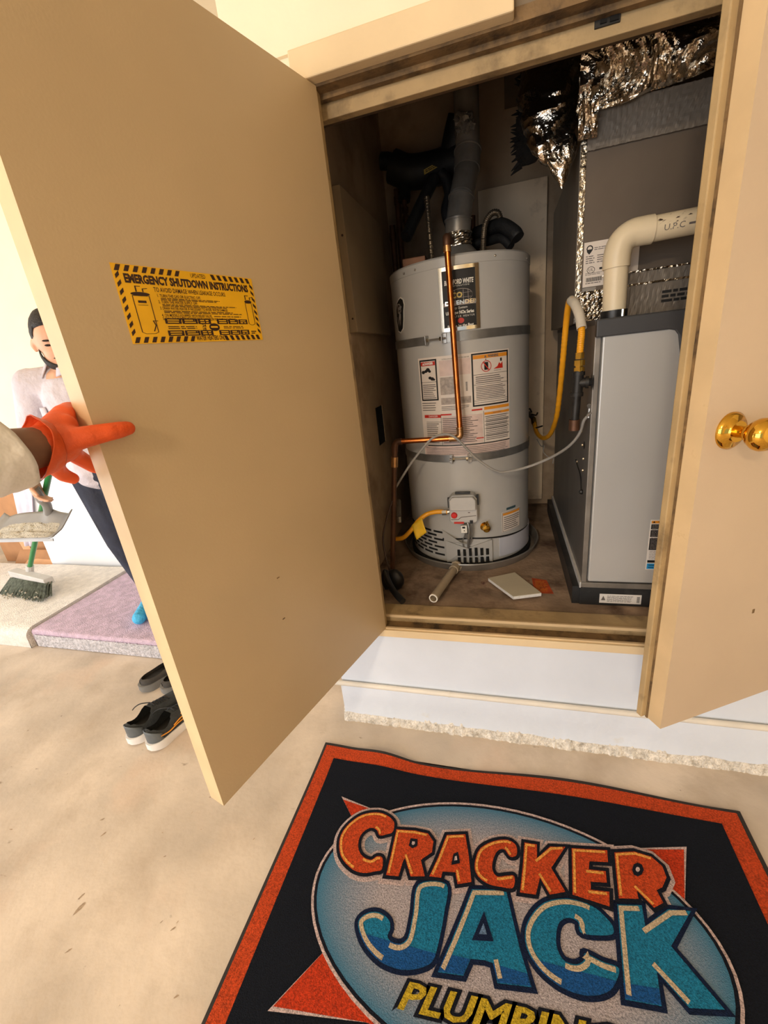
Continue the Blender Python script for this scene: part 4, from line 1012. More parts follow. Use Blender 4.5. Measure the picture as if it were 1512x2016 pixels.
# ---- crumpled foil duct above the coil case
fd = thing('foil_duct', (0.22, 0.45, 1.90), 'crumpled silver foil wrapped duct under the closet ceiling', 'duct')
def crinkle(p, a):
    q = V((p.x * 11 + 2.2 * noise.noise(p * 6), p.y * 5, p.z * 7))
    r1 = 1 - abs(noise.noise(q * 1.4)) * 2
    r2 = 1 - abs(noise.noise(q * 3.3 + V((5, 1, 2)))) * 2
    return a * (r1 + 0.45 * r2)
prof = catmull([(0, 0.415, 1.905), (0, 0.385, 1.93), (0, 0.350, 1.99), (0, 0.345, 2.06), (0, 0.37, 2.14), (0, 0.43, 2.22), (0, 0.55, 2.30), (0, 0.75, 2.34)], 9)
def wrap(u, v):
    x = 0.205 + 0.60 * u
    f = v * (len(prof) - 1); i = min(int(f), len(prof) - 2); p = prof[i].lerp(prof[i + 1], f - i)
    sag = 0.06 * u * u * 0.3
    lo = 0.012 * noise.noise(V((x * 14, 0, 9))) if v < 0.1 else 0
    p = V((x, p.y, p.z + sag + lo + 0.05 * u * (1 - v)))
    d = V((0, -0.9, -0.35)).normalized()
    return p + d * crinkle(p, 0.020)
mb = MB(); mb.grid(wrap, 150, 90); mb.build('wrap', 'foil', fd, recalc=False, smooth=True, ang=25)
def sock(u, v):
    axis = catmull([(0.185, 0.60, 2.25), (0.165, 0.54, 2.10), (0.145, 0.47, 1.96), (0.150, 0.44, 1.87), (0.172, 0.425, 1.80), (0.176, 0.42, 1.745)], 8)
    rad = [0.12, 0.11, 0.080, 0.056, 0.026, 0.003]
    f = v * (len(axis) - 1); i = min(int(f), len(axis) - 2); p = axis[i].lerp(axis[i + 1], f - i)
    g = v * 5; j = min(int(g), 4); r = rad[j] + (rad[j + 1] - rad[j]) * (g - j)
    a = 2 * PI * u
    d = V((math.cos(a), math.sin(a), 0))
    q = p + V((d.x * r * 0.95, d.y * r * 0.6, 0))
    return q + d * crinkle(q, 0.012 * min(1, r / 0.04))
mb = MB(); mb.grid(sock, 72, 70); mb.build('hanging_end', 'foil', fd, recalc=False, smooth=True, ang=25)
def strip(u, v):
    x = 0.212 + 0.05 * u - 0.010 * v; z = 1.845 + 0.155 * v
    p = V((x, 0.405 - 0.05 * math.sin(v * 1.9), z)); return p + V((0, -1, 0)) * crinkle(p * 1.5, 0.010)
mb = MB(); mb.grid(strip, 20, 44); mb.build('tape_strip', 'foil', fd, recalc=False, smooth=True, ang=25)
# dark torn insulation behind the foil end: many ragged tufts
mb = MB(); rnd = random.Random(5)
for k in range(11):
    z = 1.945 + 0.03 * k
    mb.ball((0.095 + 0.008 * math.sin(k * 1.7) + 0.003 * k, 0.700, z), 0.046, 10, (1, 0.8, 0.8))
for k in range(140):
    z = rnd.uniform(1.92, 2.27); x = 0.070 + 0.012 * (z - 1.9) / 0.1 + rnd.uniform(-0.01, 0.05)
    d = V((-rnd.uniform(0.4, 1), rnd.uniform(-0.5, 0.3), rnd.uniform(-0.7, 0.5))).normalized() * rnd.uniform(0.02, 0.055)
    p = V((x, 0.700 + rnd.uniform(-0.02, 0.03), z)); mb.tube([p, p + d], 0.010, 5, rs=[0.012, 0.001])
tag(mb.build('torn_insulation', 'wool_dark', None, smooth=True), 'ragged dark insulation sticking out beside the foil duct', 'insulation')
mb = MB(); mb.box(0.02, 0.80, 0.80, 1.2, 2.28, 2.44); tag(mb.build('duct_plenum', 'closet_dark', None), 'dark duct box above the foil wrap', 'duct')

# ---- white plastic vent pipe
pv = thing('plastic_vent_pipe', (0.313, 0.30, 1.364), 'thick off-white plastic vent pipe with an elbow above the furnace', 'pipe')
mb = MB(); mb.lathe([(0.0, 1.364), (0.036, 1.364), (0.036, 1.385), (0.0, 1.385)], (0.316, 0.30, 0), (0, 0, 1), 28); mb.build('rubber_coupling', 'black_plastic', pv, smooth=True)
mb = MB(); mb.tube([(0.332, 0.264, 1.366), (0.332, 0.264, 1.384)], 0.005, 8); mb.build('clamp_screw', 'chrome', pv, smooth=True)
mb = MB(); mb.tube([(0.316, 0.30, 1.38), (0.314, 0.30, 1.51)], 0.0315, 32); mb.build('upright', 'pvc', pv, smooth=True)
mb = MB(); P_ = catmull([(0.314, 0.30, 1.495), (0.314, 0.30, 1.525), (0.322, 0.30, 1.556), (0.345, 0.30, 1.574), (0.375, 0.30, 1.577), (0.398, 0.30, 1.577)], 6); mb.tube(P_, 0.0355, 32); mb.build('elbow', 'pvc', pv, smooth=True)
mb = MB(); mb.tube([(0.39, 0.30, 1.577), (0.95, 0.30, 1.588)], 0.0315, 32); run = mb.build('cross_run', 'pvc', pv, smooth=True)
def pfn2(x, y, h):
    a = y / 0.0315
    return V((x, 0.30 - 0.0320 * math.cos(a), 1.5775 + (x - 0.4) * 0.02 + 0.0320 * math.sin(a)))
mb = MB(); put_text(mb, 'U.P.C', pfn2, 0.442, -0.008, 0.020, 0, width=0.048); small_print(mb, pfn2, 0.475, 0.56, -0.014, -0.002, 1, 0, 0.4, 61); mb.build('lettering', 'ink_grey', run, recalc=False)
mb = MB(); rnd = random.Random(9)
for k in range(16):
    x = rnd.uniform(0.40, 0.50); y = rnd.uniform(-0.002, 0.028)
    mb.add([pfn2(x, y, 0), pfn2(x + rnd.uniform(0.004, 0.014), y + rnd.uniform(0.0, 0.006), 0), pfn2(x + 0.006, y + 0.004, 0)], [(0, 1, 2)])
mb.build('scratch', 'wire_dark', run, recalc=False)

# ---- yellow gas connector to the furnace, iron tee
gl = thing('gas_line', (0.225, 0.24, 1.05), 'yellow flexible gas line looping down beside the furnace', 'gas line')
pts = [(0.150, 1.10, 0.935), (0.158, 1.06, 0.895), (0.178, 0.95, 0.885), (0.198, 0.82, 0.925), (0.205, 0.66, 1.02), (0.203, 0.55, 1.13), (0.200, 0.46, 1.26), (0.200, 0.41, 1.37), (0.200, 0.36, 1.425), (0.205, 0.32, 1.428), (0.217, 0.285, 1.395), (0.224, 0.26, 1.345), (0.221, 0.245, 1.30), (0.219, 0.24, 1.272)]
P_ = catmull(pts, 30); s_ = 0; rs = []
for i, p in enumerate(P_):
    if i: s_ += (p - P_[i - 1]).length
    rs.append(0.0098 * (1 + 0.05 * math.sin(2 * PI * s_ / 0.006)))
mb = MB(); mb.tube(P_, 0.01, 12, rs=rs); mb.build('hose', 'yellow_flex', gl, smooth=True, ang=80)['label'] = 'yellow coated corrugated hose'
mb = MB(); mb.tube(catmull([(0.203, 0.338, 1.431), (0.210, 0.305, 1.416), (0.219, 0.280, 1.386), (0.2245, 0.258, 1.345)], 8), 0.0140, 12, cap=False)
mb.build('hang_tag', 'white_tag', gl, solid=0.001, recalc=False, smooth=True)['label'] = 'off-white paper tag wrapped round the yellow hose'
for z0_, z1_, r in ((1.262, 1.280, 0.0135), (1.243, 1.259, 0.0165), (1.225, 1.238, 0.0165), (1.236, 1.244, 0.012)):
    mb = MB(); mb.tube([(0.219, 0.24, z0_), (0.219, 0.24, z1_)], r, 6); mb.build('brass_union', 'brass', gl)
mb = MB(); mb.tube([(0.218, 0.24, 1.228), (0.216, 0.24, 1.155)], 0.0155, 14); mb.tube([(0.218, 0.24, 1.226), (0.218, 0.24, 1.215)], 0.0185, 14); mb.tube([(0.216, 0.24, 1.165), (0.216, 0.24, 1.154)], 0.0185, 14)
mb.tube([(0.217, 0.24, 1.193), (0.245, 0.235, 1.193)], 0.0145, 14); mb.tube([(0.238, 0.236, 1.193), (0.247, 0.235, 1.193)], 0.0175, 14); mb.build('iron_tee', 'black_iron', gl, smooth=True, ang=50)
mb = MB(); mb.tube([(0.245, 0.235, 1.193), (0.258, 0.232, 1.193)], 0.012, 12); mb.ball((0.256, 0.228, 1.193), 0.034, 14, (0.08, 0.55, 1.0)); mb.build('wall_hole', 'hole_black', gl, smooth=True)
mb = MB(); mb.tube([(0.216, 0.24, 1.16), (0.213, 0.24, 1.065)], 0.0125, 14); mb.build('drip_leg', 'black_iron', gl, smooth=True)
mb = MB(); mb.tube([(0.213, 0.24, 1.083), (0.2125, 0.24, 1.05)], 0.0165, 14); mb.build('cap', 'copper_old', gl, smooth=True)
mb = MB(); mb.tube([(0.150, 1.10, 0.93), (0.146, 1.115, 0.955)], 0.014, 6); mb.tube([(0.153, 1.09, 0.918), (0.150, 1.10, 0.933)], 0.012, 6); mb.build('brass_nut', 'brass', gl)
mb = MB(); mb.tube([(0.146, 1.115, 0.955), (0.130, 1.20, 0.965), (0.130, 1.243, 0.965)], 0.011, 10); mb.tube(catmull([(0.138, 1.13, 0.985), (0.128, 1.12, 1.005), (0.118, 1.11, 0.998)]), 0.004, 8); mb.tube(catmull([(0.138, 1.13, 0.975), (0.158, 1.11, 0.972), (0.165, 1.10, 0.985)]), 0.004, 8); mb.tube([(0.15, 1.08, 0.91), (0.185, 1.05, 0.925)], 0.004, 8)
mb.build('shutoff_valve', 'black_iron', gl, smooth=True)

# ---- cables
def cable(pts, r, name, label, mat, n=10):
    mb = MB(); mb.tube(catmull(pts, n), r, 8)
    return tag(mb.build(name, mat, None, smooth=True, loc=V(pts[0])), label, 'cable')
cable([(-0.428, 0.40, 0.83), (-0.395, 0.383, 0.875), (-0.340, 0.372, 0.946), (-0.272, 0.366, 1.018), (-0.236, 0.372, 1.036), (-0.196, 0.374, 1.036), (-0.162, 0.372, 1.012), (-0.098, 0.385, 0.935), (-0.032, 0.395, 0.884), (0.012, 0.40, 0.878), (0.084, 0.39, 0.896), (0.156, 0.345, 0.938), (0.203, 0.29, 0.985), (0.230, 0.26, 1.03), (0.240, 0.245, 1.075), (0.249, 0.235, 1.092)], 0.0046, 'control_cable', 'long grey cable draped across the lower tank to the furnace', 'wire_grey', 14)
cb = cable([(-0.440, 0.36, 0.785), (-0.462, 0.33, 0.72), (-0.482, 0.31, 0.64), (-0.472, 0.29, 0.55), (-0.462, 0.29, 0.49), (-0.48, 0.30, 0.45), (-0.49, 0.31, 0.436)], 0.0042, 'thin_cable', 'thin brown cable hanging beside the copper drop by the door', 'wire_dark')
cable([(0.160, 1.05, 0.86), (0.176, 1.0, 0.835), (0.186, 0.96, 0.845), (0.182, 0.93, 0.82), (0.205, 0.90, 0.80), (0.222, 0.88, 0.80), (0.218, 0.86, 0.78)], 0.0022, 'curly_wire', 'short curly grey wire end behind the tank', 'wire_grey')
mb = MB(); mb.tube([(0.250, 0.225, 1.088), (0.252, 0.225, 1.122)], 0.004, 8); mb.tube([(0.247, 0.222, 1.096), (0.254, 0.215, 1.106)], 0.005, 6); mb.tube([(0.252, 0.225, 1.12), (0.248, 0.22, 1.127)], 0.006, 6)
tag(mb.build('cable_clamp', 'galv', None, smooth=True), 'small metal cable clamp on the furnace corner', 'clamp')

# ---- yellow gas connector of the water heater
gy = thing('heater_gas_hose', (-0.44, 0.40, 0.60), 'short yellow gas hose with a yellow tag left of the gas valve', 'gas line')
g0 = vfn(-0.066, -0.022, 0.022)
mb = MB(); mb.tube(catmull([g0, (-0.275, 0.44, 0.704), (-0.318, 0.43, 0.696), (-0.355, 0.425, 0.668), (-0.388, 0.42, 0.628), (-0.425, 0.42, 0.594), (-0.465, 0.44, 0.578)], 12), 0.0095, 12); mb.build('hose', 'yellow_flex', gy, smooth=True)
mb = MB(); mb.tube([vfn(-0.056, -0.020, 0.022), vfn(-0.070, -0.0215, 0.022)], 0.009, 8); mb.tube([vfn(-0.070, -0.0215, 0.022), vfn(-0.088, -0.0225, 0.022)], 0.012, 6); mb.build('nut', 'galv', gy)
def tg2(u, v):
    return V((-0.335 - 0.045 * u + 0.018 * v, 0.412 - 0.012 * v + 0.004 * math.sin(u * PI), 0.690 - 0.035 * u - 0.062 * v - 0.006 * math.sin(v * 3)))
mb = MB(); mb.grid(tg2, 6, 6); mb.build('hang_tag', 'yellow_tag', gy, solid=0.001, recalc=False, smooth=True)
mb = MB(); mb.tube([(-0.475, 0.60, 0.70), (-0.455, 0.50, 0.665)], 0.010, 10); mb.tube([(-0.452, 0.49, 0.662), (-0.450, 0.48, 0.640)], 0.009, 6)
tag(mb.build('gas_cock', 'galv_dull', None, smooth=True), 'small grey gas cock behind the copper drop', 'valve')

# ---- boards against the walls
mb = MB(); mb.box(-0.105, 0.205, 1.245, 1.278, 0.47, 2.02)
tag(mb.build('drywall_board', 'drywall_board', None, bevel=0.002), 'pale stained drywall board standing behind the water heater', 'board')
mb = MB(); mb.box(-0.558, -0.528, 0.45, 0.98, 1.432, 1.90)
lp = tag(mb.build('wall_board', 'board_shaded', None, bevel=0.002), 'thin board fixed to the left closet wall', 'board')
mb = MB()
for y, z in ((0.447, 1.75), (0.447, 1.48)): mb.ball((-0.54, y, z), 0.004, 8)
mb.build('screw', 'wire_dark', lp)

# ---- bits on the closet floor
sc = thing('scrap_board', (0.05, 0.28, 0.432), 'square off-white scrap of drywall lying on the closet floor', 'scrap')
def tf(x, y, h): return V((x, y, 0.4345 + h + 0.012 * (0.40 - y) / 0.2))
q = [(-0.07, 0.345), (0.035, 0.405), (0.125, 0.235), (0.025, 0.200)]
MB().prism(q, tf, 0.0105, 0.0125).build('face', 'scrap_board', sc)
MB().prism([(x * 0.995 + .0003, y) for x, y in q], tf, -0.001, 0.0105).build('core', 'scrap_edge', sc)
fp = thing('floor_notice', (0.03, 0.33, 0.4302), 'torn faded paper notice with a red end under the scrap', 'paper')
fnf = lambda x, y, h: V((x, y, 0.4308 + h * 0.0006))
MB().prism([(-0.10, 0.32), (-0.095, 0.40), (0.10, 0.39), (0.105, 0.285), (-0.02, 0.27)], fnf, 0, 0.5).build('sheet', 'floor_paper', fp)
MB().prism([(0.10, 0.39), (0.155, 0.375), (0.172, 0.275), (0.105, 0.275)], fnf, 0, 0.6).build('red_end', 'floor_paper_red', fp)
mb = MB(); small_print(mb, fnf, 0.11, 0.155, 0.285, 0.37, 8, 1.4, 0.3, 71); mb.build('print', 'ink_orange', fp, recalc=False)
bt = thing('black_tool', (-0.42, 0.20, 0.452), 'black plastic tool with a thick handle lying inside the left jamb', 'tool')
mb = MB(); mb.tube(catmull([(-0.462, 0.225, 0.535), (-0.452, 0.205, 0.515), (-0.428, 0.175, 0.49), (-0.398, 0.14, 0.478), (-0.372, 0.115, 0.470)], 8), 0.013, 12, rs=None); mb.build('handle', 'black_plastic', bt, smooth=True)
mb = MB(); mb.ball((-0.437, 0.26, 0.478), 0.047, 16, (0.85, 0.55, 1)); mb.ball((-0.462, 0.22, 0.50), 0.03, 12, (0.6, 0.6, 1.6)); mb.build('head', 'black_plastic', bt, smooth=True)

# ================================================================== door mat
MX0, MX1, MY0, MY1 = -0.655, 0.632, -0.955, -0.160
def mwave(x, y):
    e = max(0.0, 1 - (MY1 - y) / 0.16)
    k = max(0.0, 1 - abs(x + 0.42) / 0.14)
    return 0.007 * e * e * (0.5 + 0.5 * math.sin(x * 9 + 0.6)) + 0.016 * e * e * k * k * (3 - 2 * k)
def mfn(x, y, h): return V((x, y + 0.010 * math.sin(x * 7.0) * max(0, 1 - (MY1 - y) / 0.1), 0.0075 + h * 0.0007 + mwave(x, y)))
mat = thing('door_mat', (-0.027, -0.555, 0), 'navy doormat with an orange border and a painted oval logo', 'mat')
def sheet(x0, x1, y0, y1, h, n=60, m=50, dz=0):
    def g(u, v):
        p = mfn(x0 + (x1 - x0) * u, y0 + (y1 - y0) * v, h); return p
    mb = MB(); mb.grid(g, n, m); return mb
mb = sheet(MX0, MX1, MY0, MY1, 0)
mb.add([V((MX0, MY0, 0)), V((MX1, MY0, 0)), V((MX1, MY1, 0)), V((MX0, MY1, 0))], [(0, 1, 2, 3)])
mb.grid(lambda u, v: (mfn(MX0 + (MX1 - MX0) * u, MY1, 0) if v > .5 else V((MX0 + (MX1 - MX0) * u, MY1 + 0.010 * math.sin((MX0 + (MX1 - MX0) * u) * 7.0), 0.0005 + mwave(MX0 + (MX1 - MX0) * u, MY1) * 0.8))), 60, 1)
mb.grid(lambda u, v: (mfn(MX0, MY0 + (MY1 - MY0) * u, 0) if v > .5 else V((MX0, MY0 + (MY1 - MY0) * u, 0))), 20, 1)
mb.grid(lambda u, v: (mfn(MX1, MY0 + (MY1 - MY0) * u, 0) if v > .5 else V((MX1, MY0 + (MY1 - MY0) * u, 0))), 20, 1)
mb.build('rubber_backing', 'rubber_black', mat, recalc=False)
sheet(MX0 + 0.010, MX1 - 0.012, MY0 + 0.012, MY1 - 0.010, 3).build('orange_border', 'mat_orange', mat, recalc=False, smooth=True)
sheet(MX0 + 0.055, MX1 - 0.062, MY0 + 0.055, MY1 - 0.052, 5).build('navy_field', 'mat_navy', mat, recalc=False, smooth=True)
# orange panel and oval behind the words
quad = [(-0.514, -0.344), (-0.508, -0.815), (0.452, -0.80), (0.448, -0.307)]
def scaled(pts, k):
    cx = sum(p[0] for p in pts) / len(pts); cy = sum(p[1] for p in pts) / len(pts)
    return [(p[0] + k * (1 if p[0] > cx else -1), p[1] + k * (1 if p[1] > cy else -1)) for p in pts]
# pinch the panel's edges inwards so that only its corners show beside the oval
def star(q, k):
    tl, bl, br, tr = q
    return [tl, (-0.41, -0.45), (-0.40, -0.66), bl, (-0.30, -0.793), (0.25, -0.785), br, (0.40, -0.66), (0.402, -0.45), tr, (0.2, -0.355), (-0.36, -0.365)]
MB().poly2(star(scaled(quad, 0.009), 0), mfn, 7).build('panel_outline', 'mat_pale', mat, recalc=False)
MB().poly2(star(quad, 0), mfn, 8).build('orange_panel', 'mat_orange_dark', mat, recalc=False)
def oval(a, b, n=64): return [(-0.027 + a * math.cos(2 * PI * k / n), -0.555 + b * math.sin(2 * PI * k / n)) for k in range(n)]
MB().poly2(oval(0.490, 0.276), mfn, 9).build('oval_outline', 'mat_pale', mat, recalc=False)
MB().poly2(oval(0.483, 0.269), mfn, 10).build('oval_line', 'mat_black', mat, recalc=False)
ov = MB(); ov.poly2(oval(0.475, 0.262), mfn, 11); ov.build('oval', 'mat_oval', mat, recalc=False)
LET = {
    'C1': ([(-0.330, -0.414), (-0.334, -0.386), (-0.365, -0.370), (-0.399, -0.370), (-0.438, -0.386), (-0.468, -0.419), (-0.480, -0.454), (-0.472, -0.488), (-0.452, -0.513), (-0.416, -0.531), (-0.383, -0.533), (-0.353, -0.523), (-0.337, -0.515), (-0.342, -0.488), (-0.358, -0.486), (-0.373, -0.498), (-0.399, -0.494), (-0.417, -0.477), (-0.423, -0.451), (-0.415, -0.430), (-0.397, -0.416), (-0.378, -0.419), (-0.366, -0.432), (-0.346, -0.425)], []),
    'R1': ([(-0.321, -0.406), (-0.266, -0.399), (-0.228, -0.400), (-0.209, -0.418), (-0.209, -0.447), (-0.230, -0.466), (-0.236, -0.472), (-0.219, -0.508), (-0.256, -0.516), (-0.280, -0.476), (-0.284, -0.484), (-0.288, -0.522), (-0.322, -0.526), (-0.321, -0.476)], [(-0.273, -0.441), (-0.272, -0.426), (-0.257, -0.425), (-0.255, -0.438), (-0.264, -0.445)]),
    'A1': ([(-0.174, -0.394), (-0.122, -0.382), (-0.108, -0.438), (-0.097, -0.497), (-0.132, -0.509), (-0.140, -0.483), (-0.174, -0.488), (-0.176, -0.503), (-0.207, -0.506), (-0.191, -0.458)], [(-0.148, -0.443), (-0.139, -0.437), (-0.133, -0.457), (-0.150, -0.464)]),
    'C2': ([(0.018, -0.410), (0.017, -0.385), (-0.006, -0.375), (-0.044, -0.386), (-0.078, -0.411), (-0.090, -0.442), (-0.090, -0.466), (-0.078, -0.483), (-0.053, -0.493), (-0.021, -0.493), (0.007, -0.489), (0.011, -0.462), (-0.007, -0.464), (-0.032, -0.471), (-0.045, -0.457), (-0.043, -0.433), (-0.032, -0.409), (-0.014, -0.402), (0.001, -0.417)], []),
    'K1': ([(0.040, -0.373), (0.073, -0.372), (0.071, -0.407), (0.107, -0.371), (0.147, -0.364), (0.105, -0.424), (0.134, -0.472), (0.096, -0.486), (0.075, -0.453), (0.062, -0.493), (0.024, -0.496), (0.034, -0.428)], []),
    'E1': ([(0.163, -0.364), (0.253, -0.352), (0.249, -0.382), (0.203, -0.389), (0.198, -0.409), (0.239, -0.405), (0.236, -0.432), (0.198, -0.437), (0.195, -0.455), (0.238, -0.451), (0.232, -0.483), (0.150, -0.475)], []),
    'R2': ([(0.270, -0.354), (0.320, -0.342), (0.359, -0.347), (0.379, -0.366), (0.381, -0.391), (0.364, -0.416), (0.349, -0.425), (0.356, -0.450), (0.332, -0.465), (0.303, -0.435), (0.302, -0.453), (0.257, -0.461), (0.263, -0.409)], [(0.328, -0.385), (0.322, -0.394), (0.314, -0.399), (0.308, -0.397), (0.307, -0.389), (0.312, -0.379), (0.320, -0.374), (0.327, -0.376)]),
    'J': ([(-0.232, -0.527), (-0.161, -0.513), (-0.159, -0.577), (-0.166, -0.641), (-0.175, -0.671), (-0.205, -0.689), (-0.245, -0.699), (-0.290, -0.696), (-0.330, -0.679), (-0.355, -0.657), (-0.366, -0.634), (-0.350, -0.615), (-0.322, -0.607), (-0.294, -0.615), (-0.284, -0.631), (-0.287, -0.648), (-0.273, -0.656), (-0.252, -0.654), (-0.238, -0.638), (-0.235, -0.592)], []),
    'A2': ([(-0.095, -0.511), (-0.010, -0.495), (0.003, -0.546), (0.020, -0.607), (0.042, -0.666), (-0.029, -0.675), (-0.039, -0.644), (-0.058, -0.643), (-0.089, -0.647), (-0.103, -0.679), (-0.159, -0.685), (-0.134, -0.621), (-0.112, -0.561)], [(-0.063, -0.562), (-0.045, -0.602), (-0.082, -0.608)]),
    'C3': ([(0.231, -0.520), (0.218, -0.504), (0.199, -0.491), (0.168, -0.483), (0.126, -0.486), (0.081, -0.504), (0.049, -0.536), (0.033, -0.570), (0.036, -0.603), (0.059, -0.632), (0.095, -0.650), (0.136, -0.656), (0.173, -0.650), (0.203, -0.635), (0.222, -0.611), (0.226, -0.594), (0.198, -0.591), (0.162, -0.584), (0.157, -0.597), (0.138, -0.608), (0.114, -0.606), (0.102, -0.587), (0.103, -0.561), (0.113, -0.537), (0.134, -0.524), (0.155, -0.528), (0.161, -0.548), (0.223, -0.538)], []),
    'K2': ([(0.251, -0.473), (0.307, -0.463), (0.303, -0.505), (0.364, -0.459), (0.413, -0.453), (0.347, -0.532), (0.415, -0.618), (0.349, -0.630), (0.304, -0.584), (0.297, -0.639), (0.229, -0.644), (0.238, -0.572)], [])
}
def smooth2(pts, n=5):
    P = [V((x, y, 0)) for x, y in pts]; N = len(P); out = []
    for i in range(N):
        a, b, c, d = P[i - 1], P[i], P[(i + 1) % N], P[(i + 2) % N]
        for k in range(n):
            t = k / n; q = 0.5 * ((2 * b) + (c - a) * t + (2 * a - 5 * b + 4 * c - d) * t * t + (3 * b - a - 3 * c + d) * t ** 3)
            out.append((q.x, q.y))
    return out
top_word = ['C1', 'R1', 'A1', 'C2', 'K1', 'E1', 'R2']; low_word = ['J', 'A2', 'C3', 'K2']
rounded = {'C1', 'C2', 'J', 'C3'}
def shape(k):
    pts = LET[k][0]
    return smooth2(pts) if k in rounded else pts
halo = MB()
for k in top_word: halo.band(shape(k), mfn, 0.036, 11.6 + 0.25 * top_word.index(k))
halo.build('pale_halo', 'mat_pale', mat, recalc=False)
def glow_runs(pts, d):
    # light edge drawn along the sides that face up and left
    n = len(pts); P = [V(p) for p in pts]
    area2 = sum(pts[i][0] * pts[(i + 1) % n][1] - pts[(i + 1) % n][0] * pts[i][1] for i in range(n))
    sg = 1 if area2 > 0 else -1
    ok = []; nr = []
    for i in range(n):
        e = P[(i + 1) % n] - P[i]; q = V((e.y, -e.x)).normalized() * sg
        nr.append(q); ok.append(q.x < -0.25 or (q.y > 0.75 and q.x < 0.3))
    def inn(i):
        m = nr[i - 1] + nr[i]; m = m.normalized() if m.length > 1e-4 else nr[i]
        return P[i] - m * (d / max(0.6, m.dot(nr[i])))
    runs = []
    for i in range(n):
        if ok[i] and not ok[i - 1]:
            run = [inn(i)]; k = i
            while ok[k % n] and k < i + n:
                run.append(inn((k + 1) % n)); k += 1
            runs.append(run)
    return runs
def letters(keys, h, fill, rim, wd, glow, gw, gd):
    for k in keys:
        pts = shape(k)
        o = MB().band(pts, mfn, wd, h).build('letter', rim, mat, recalc=False)
        MB().poly2(pts, mfn, h + 1).build('letter_fill', fill, o, recalc=False)
        for run in glow_runs(pts, gd):
            MB().band(run, mfn, gw, h + 2, False).build('letter_glow', glow, o, recalc=False)
        if LET[k][1]:
            c = LET[k][1]
            cx = sum(p[0] for p in c) / len(c); cy = sum(p[1] for p in c) / len(c)
            MB().poly2([(cx + (x - cx) * 1.35, cy + (y - cy) * 1.35) for x, y in c], mfn, h + 3).build('letter_eye', rim, o, recalc=False)
            MB().poly2([(cx + (x - cx) * 0.5, cy + (y - cy) * 0.5) for x, y in c], mfn, h + 4).build('letter_eye_middle', 'mat_pale' if fill != 'mat_teal' else 'mat_slate', o, recalc=False)
letters(low_word, 14, 'mat_teal', 'mat_deep', 0.019, 'mat_cream', 0.010, 0.0075)
letters(top_word, 19, 'mat_orange', 'mat_black', 0.017, 'mat_amber', 0.006, 0.0055)
# darker blue feet of the lower word
def clip_below(pts, yl):
    out = []; n = len(pts)
    for i in range(n):
        a, b = pts[i], pts[(i + 1) % n]
        if a[1] < yl: out.append(a)
        if (a[1] < yl) != (b[1] < yl):
            t = (yl - a[1]) / (b[1] - a[1]); out.append((a[0] + t * (b[0] - a[0]), yl))
    return out
for k, yl in (('J', -0.655), ('C3', -0.618)):
    c = clip_below(shape(k), yl)
    if len(c) > 3: MB().poly2(c, mfn, 15.6).build('letter_shade', 'mat_blue', mat, recalc=False)
for q_ in ([(-0.159, -0.684), (-0.146, -0.650), (-0.090, -0.648), (-0.103, -0.678)], [(-0.040, -0.645), (0.034, -0.646), (0.041, -0.665), (-0.028, -0.674)], [(0.231, -0.618), (0.229, -0.643), (0.297, -0.638), (0.300, -0.612)]):
    MB().poly2(q_, mfn, 15.6).build('letter_shade', 'mat_blue', mat, recalc=False)
# yellow third word
def word3(grow):
    vs, fs = text2d('PLUMBING', 0.062, bold=grow, shear=0.28, align='LEFT')
    return vs, fs
for nm, grow, h, m_ in (('plumbing_outline', 0.0075, 14, 'mat_black'), ('plumbing_word', 0.0018, 15, 'mat_yellow')):
    vs, fs = word3(grow)
    if nm == 'plumbing_outline': x_min = min(v[0] for v in vs); ext = max(v[0] for v in vs) - x_min
    mb = MB(); mb.add([mfn(-0.240 + v[0] * 0.47 / ext, -0.7405 + v[1] * 1.0 + 0.055 * v[0] * 0.47 / ext, h) for v in vs], fs); mb.build(nm, m_, mat, recalc=False)

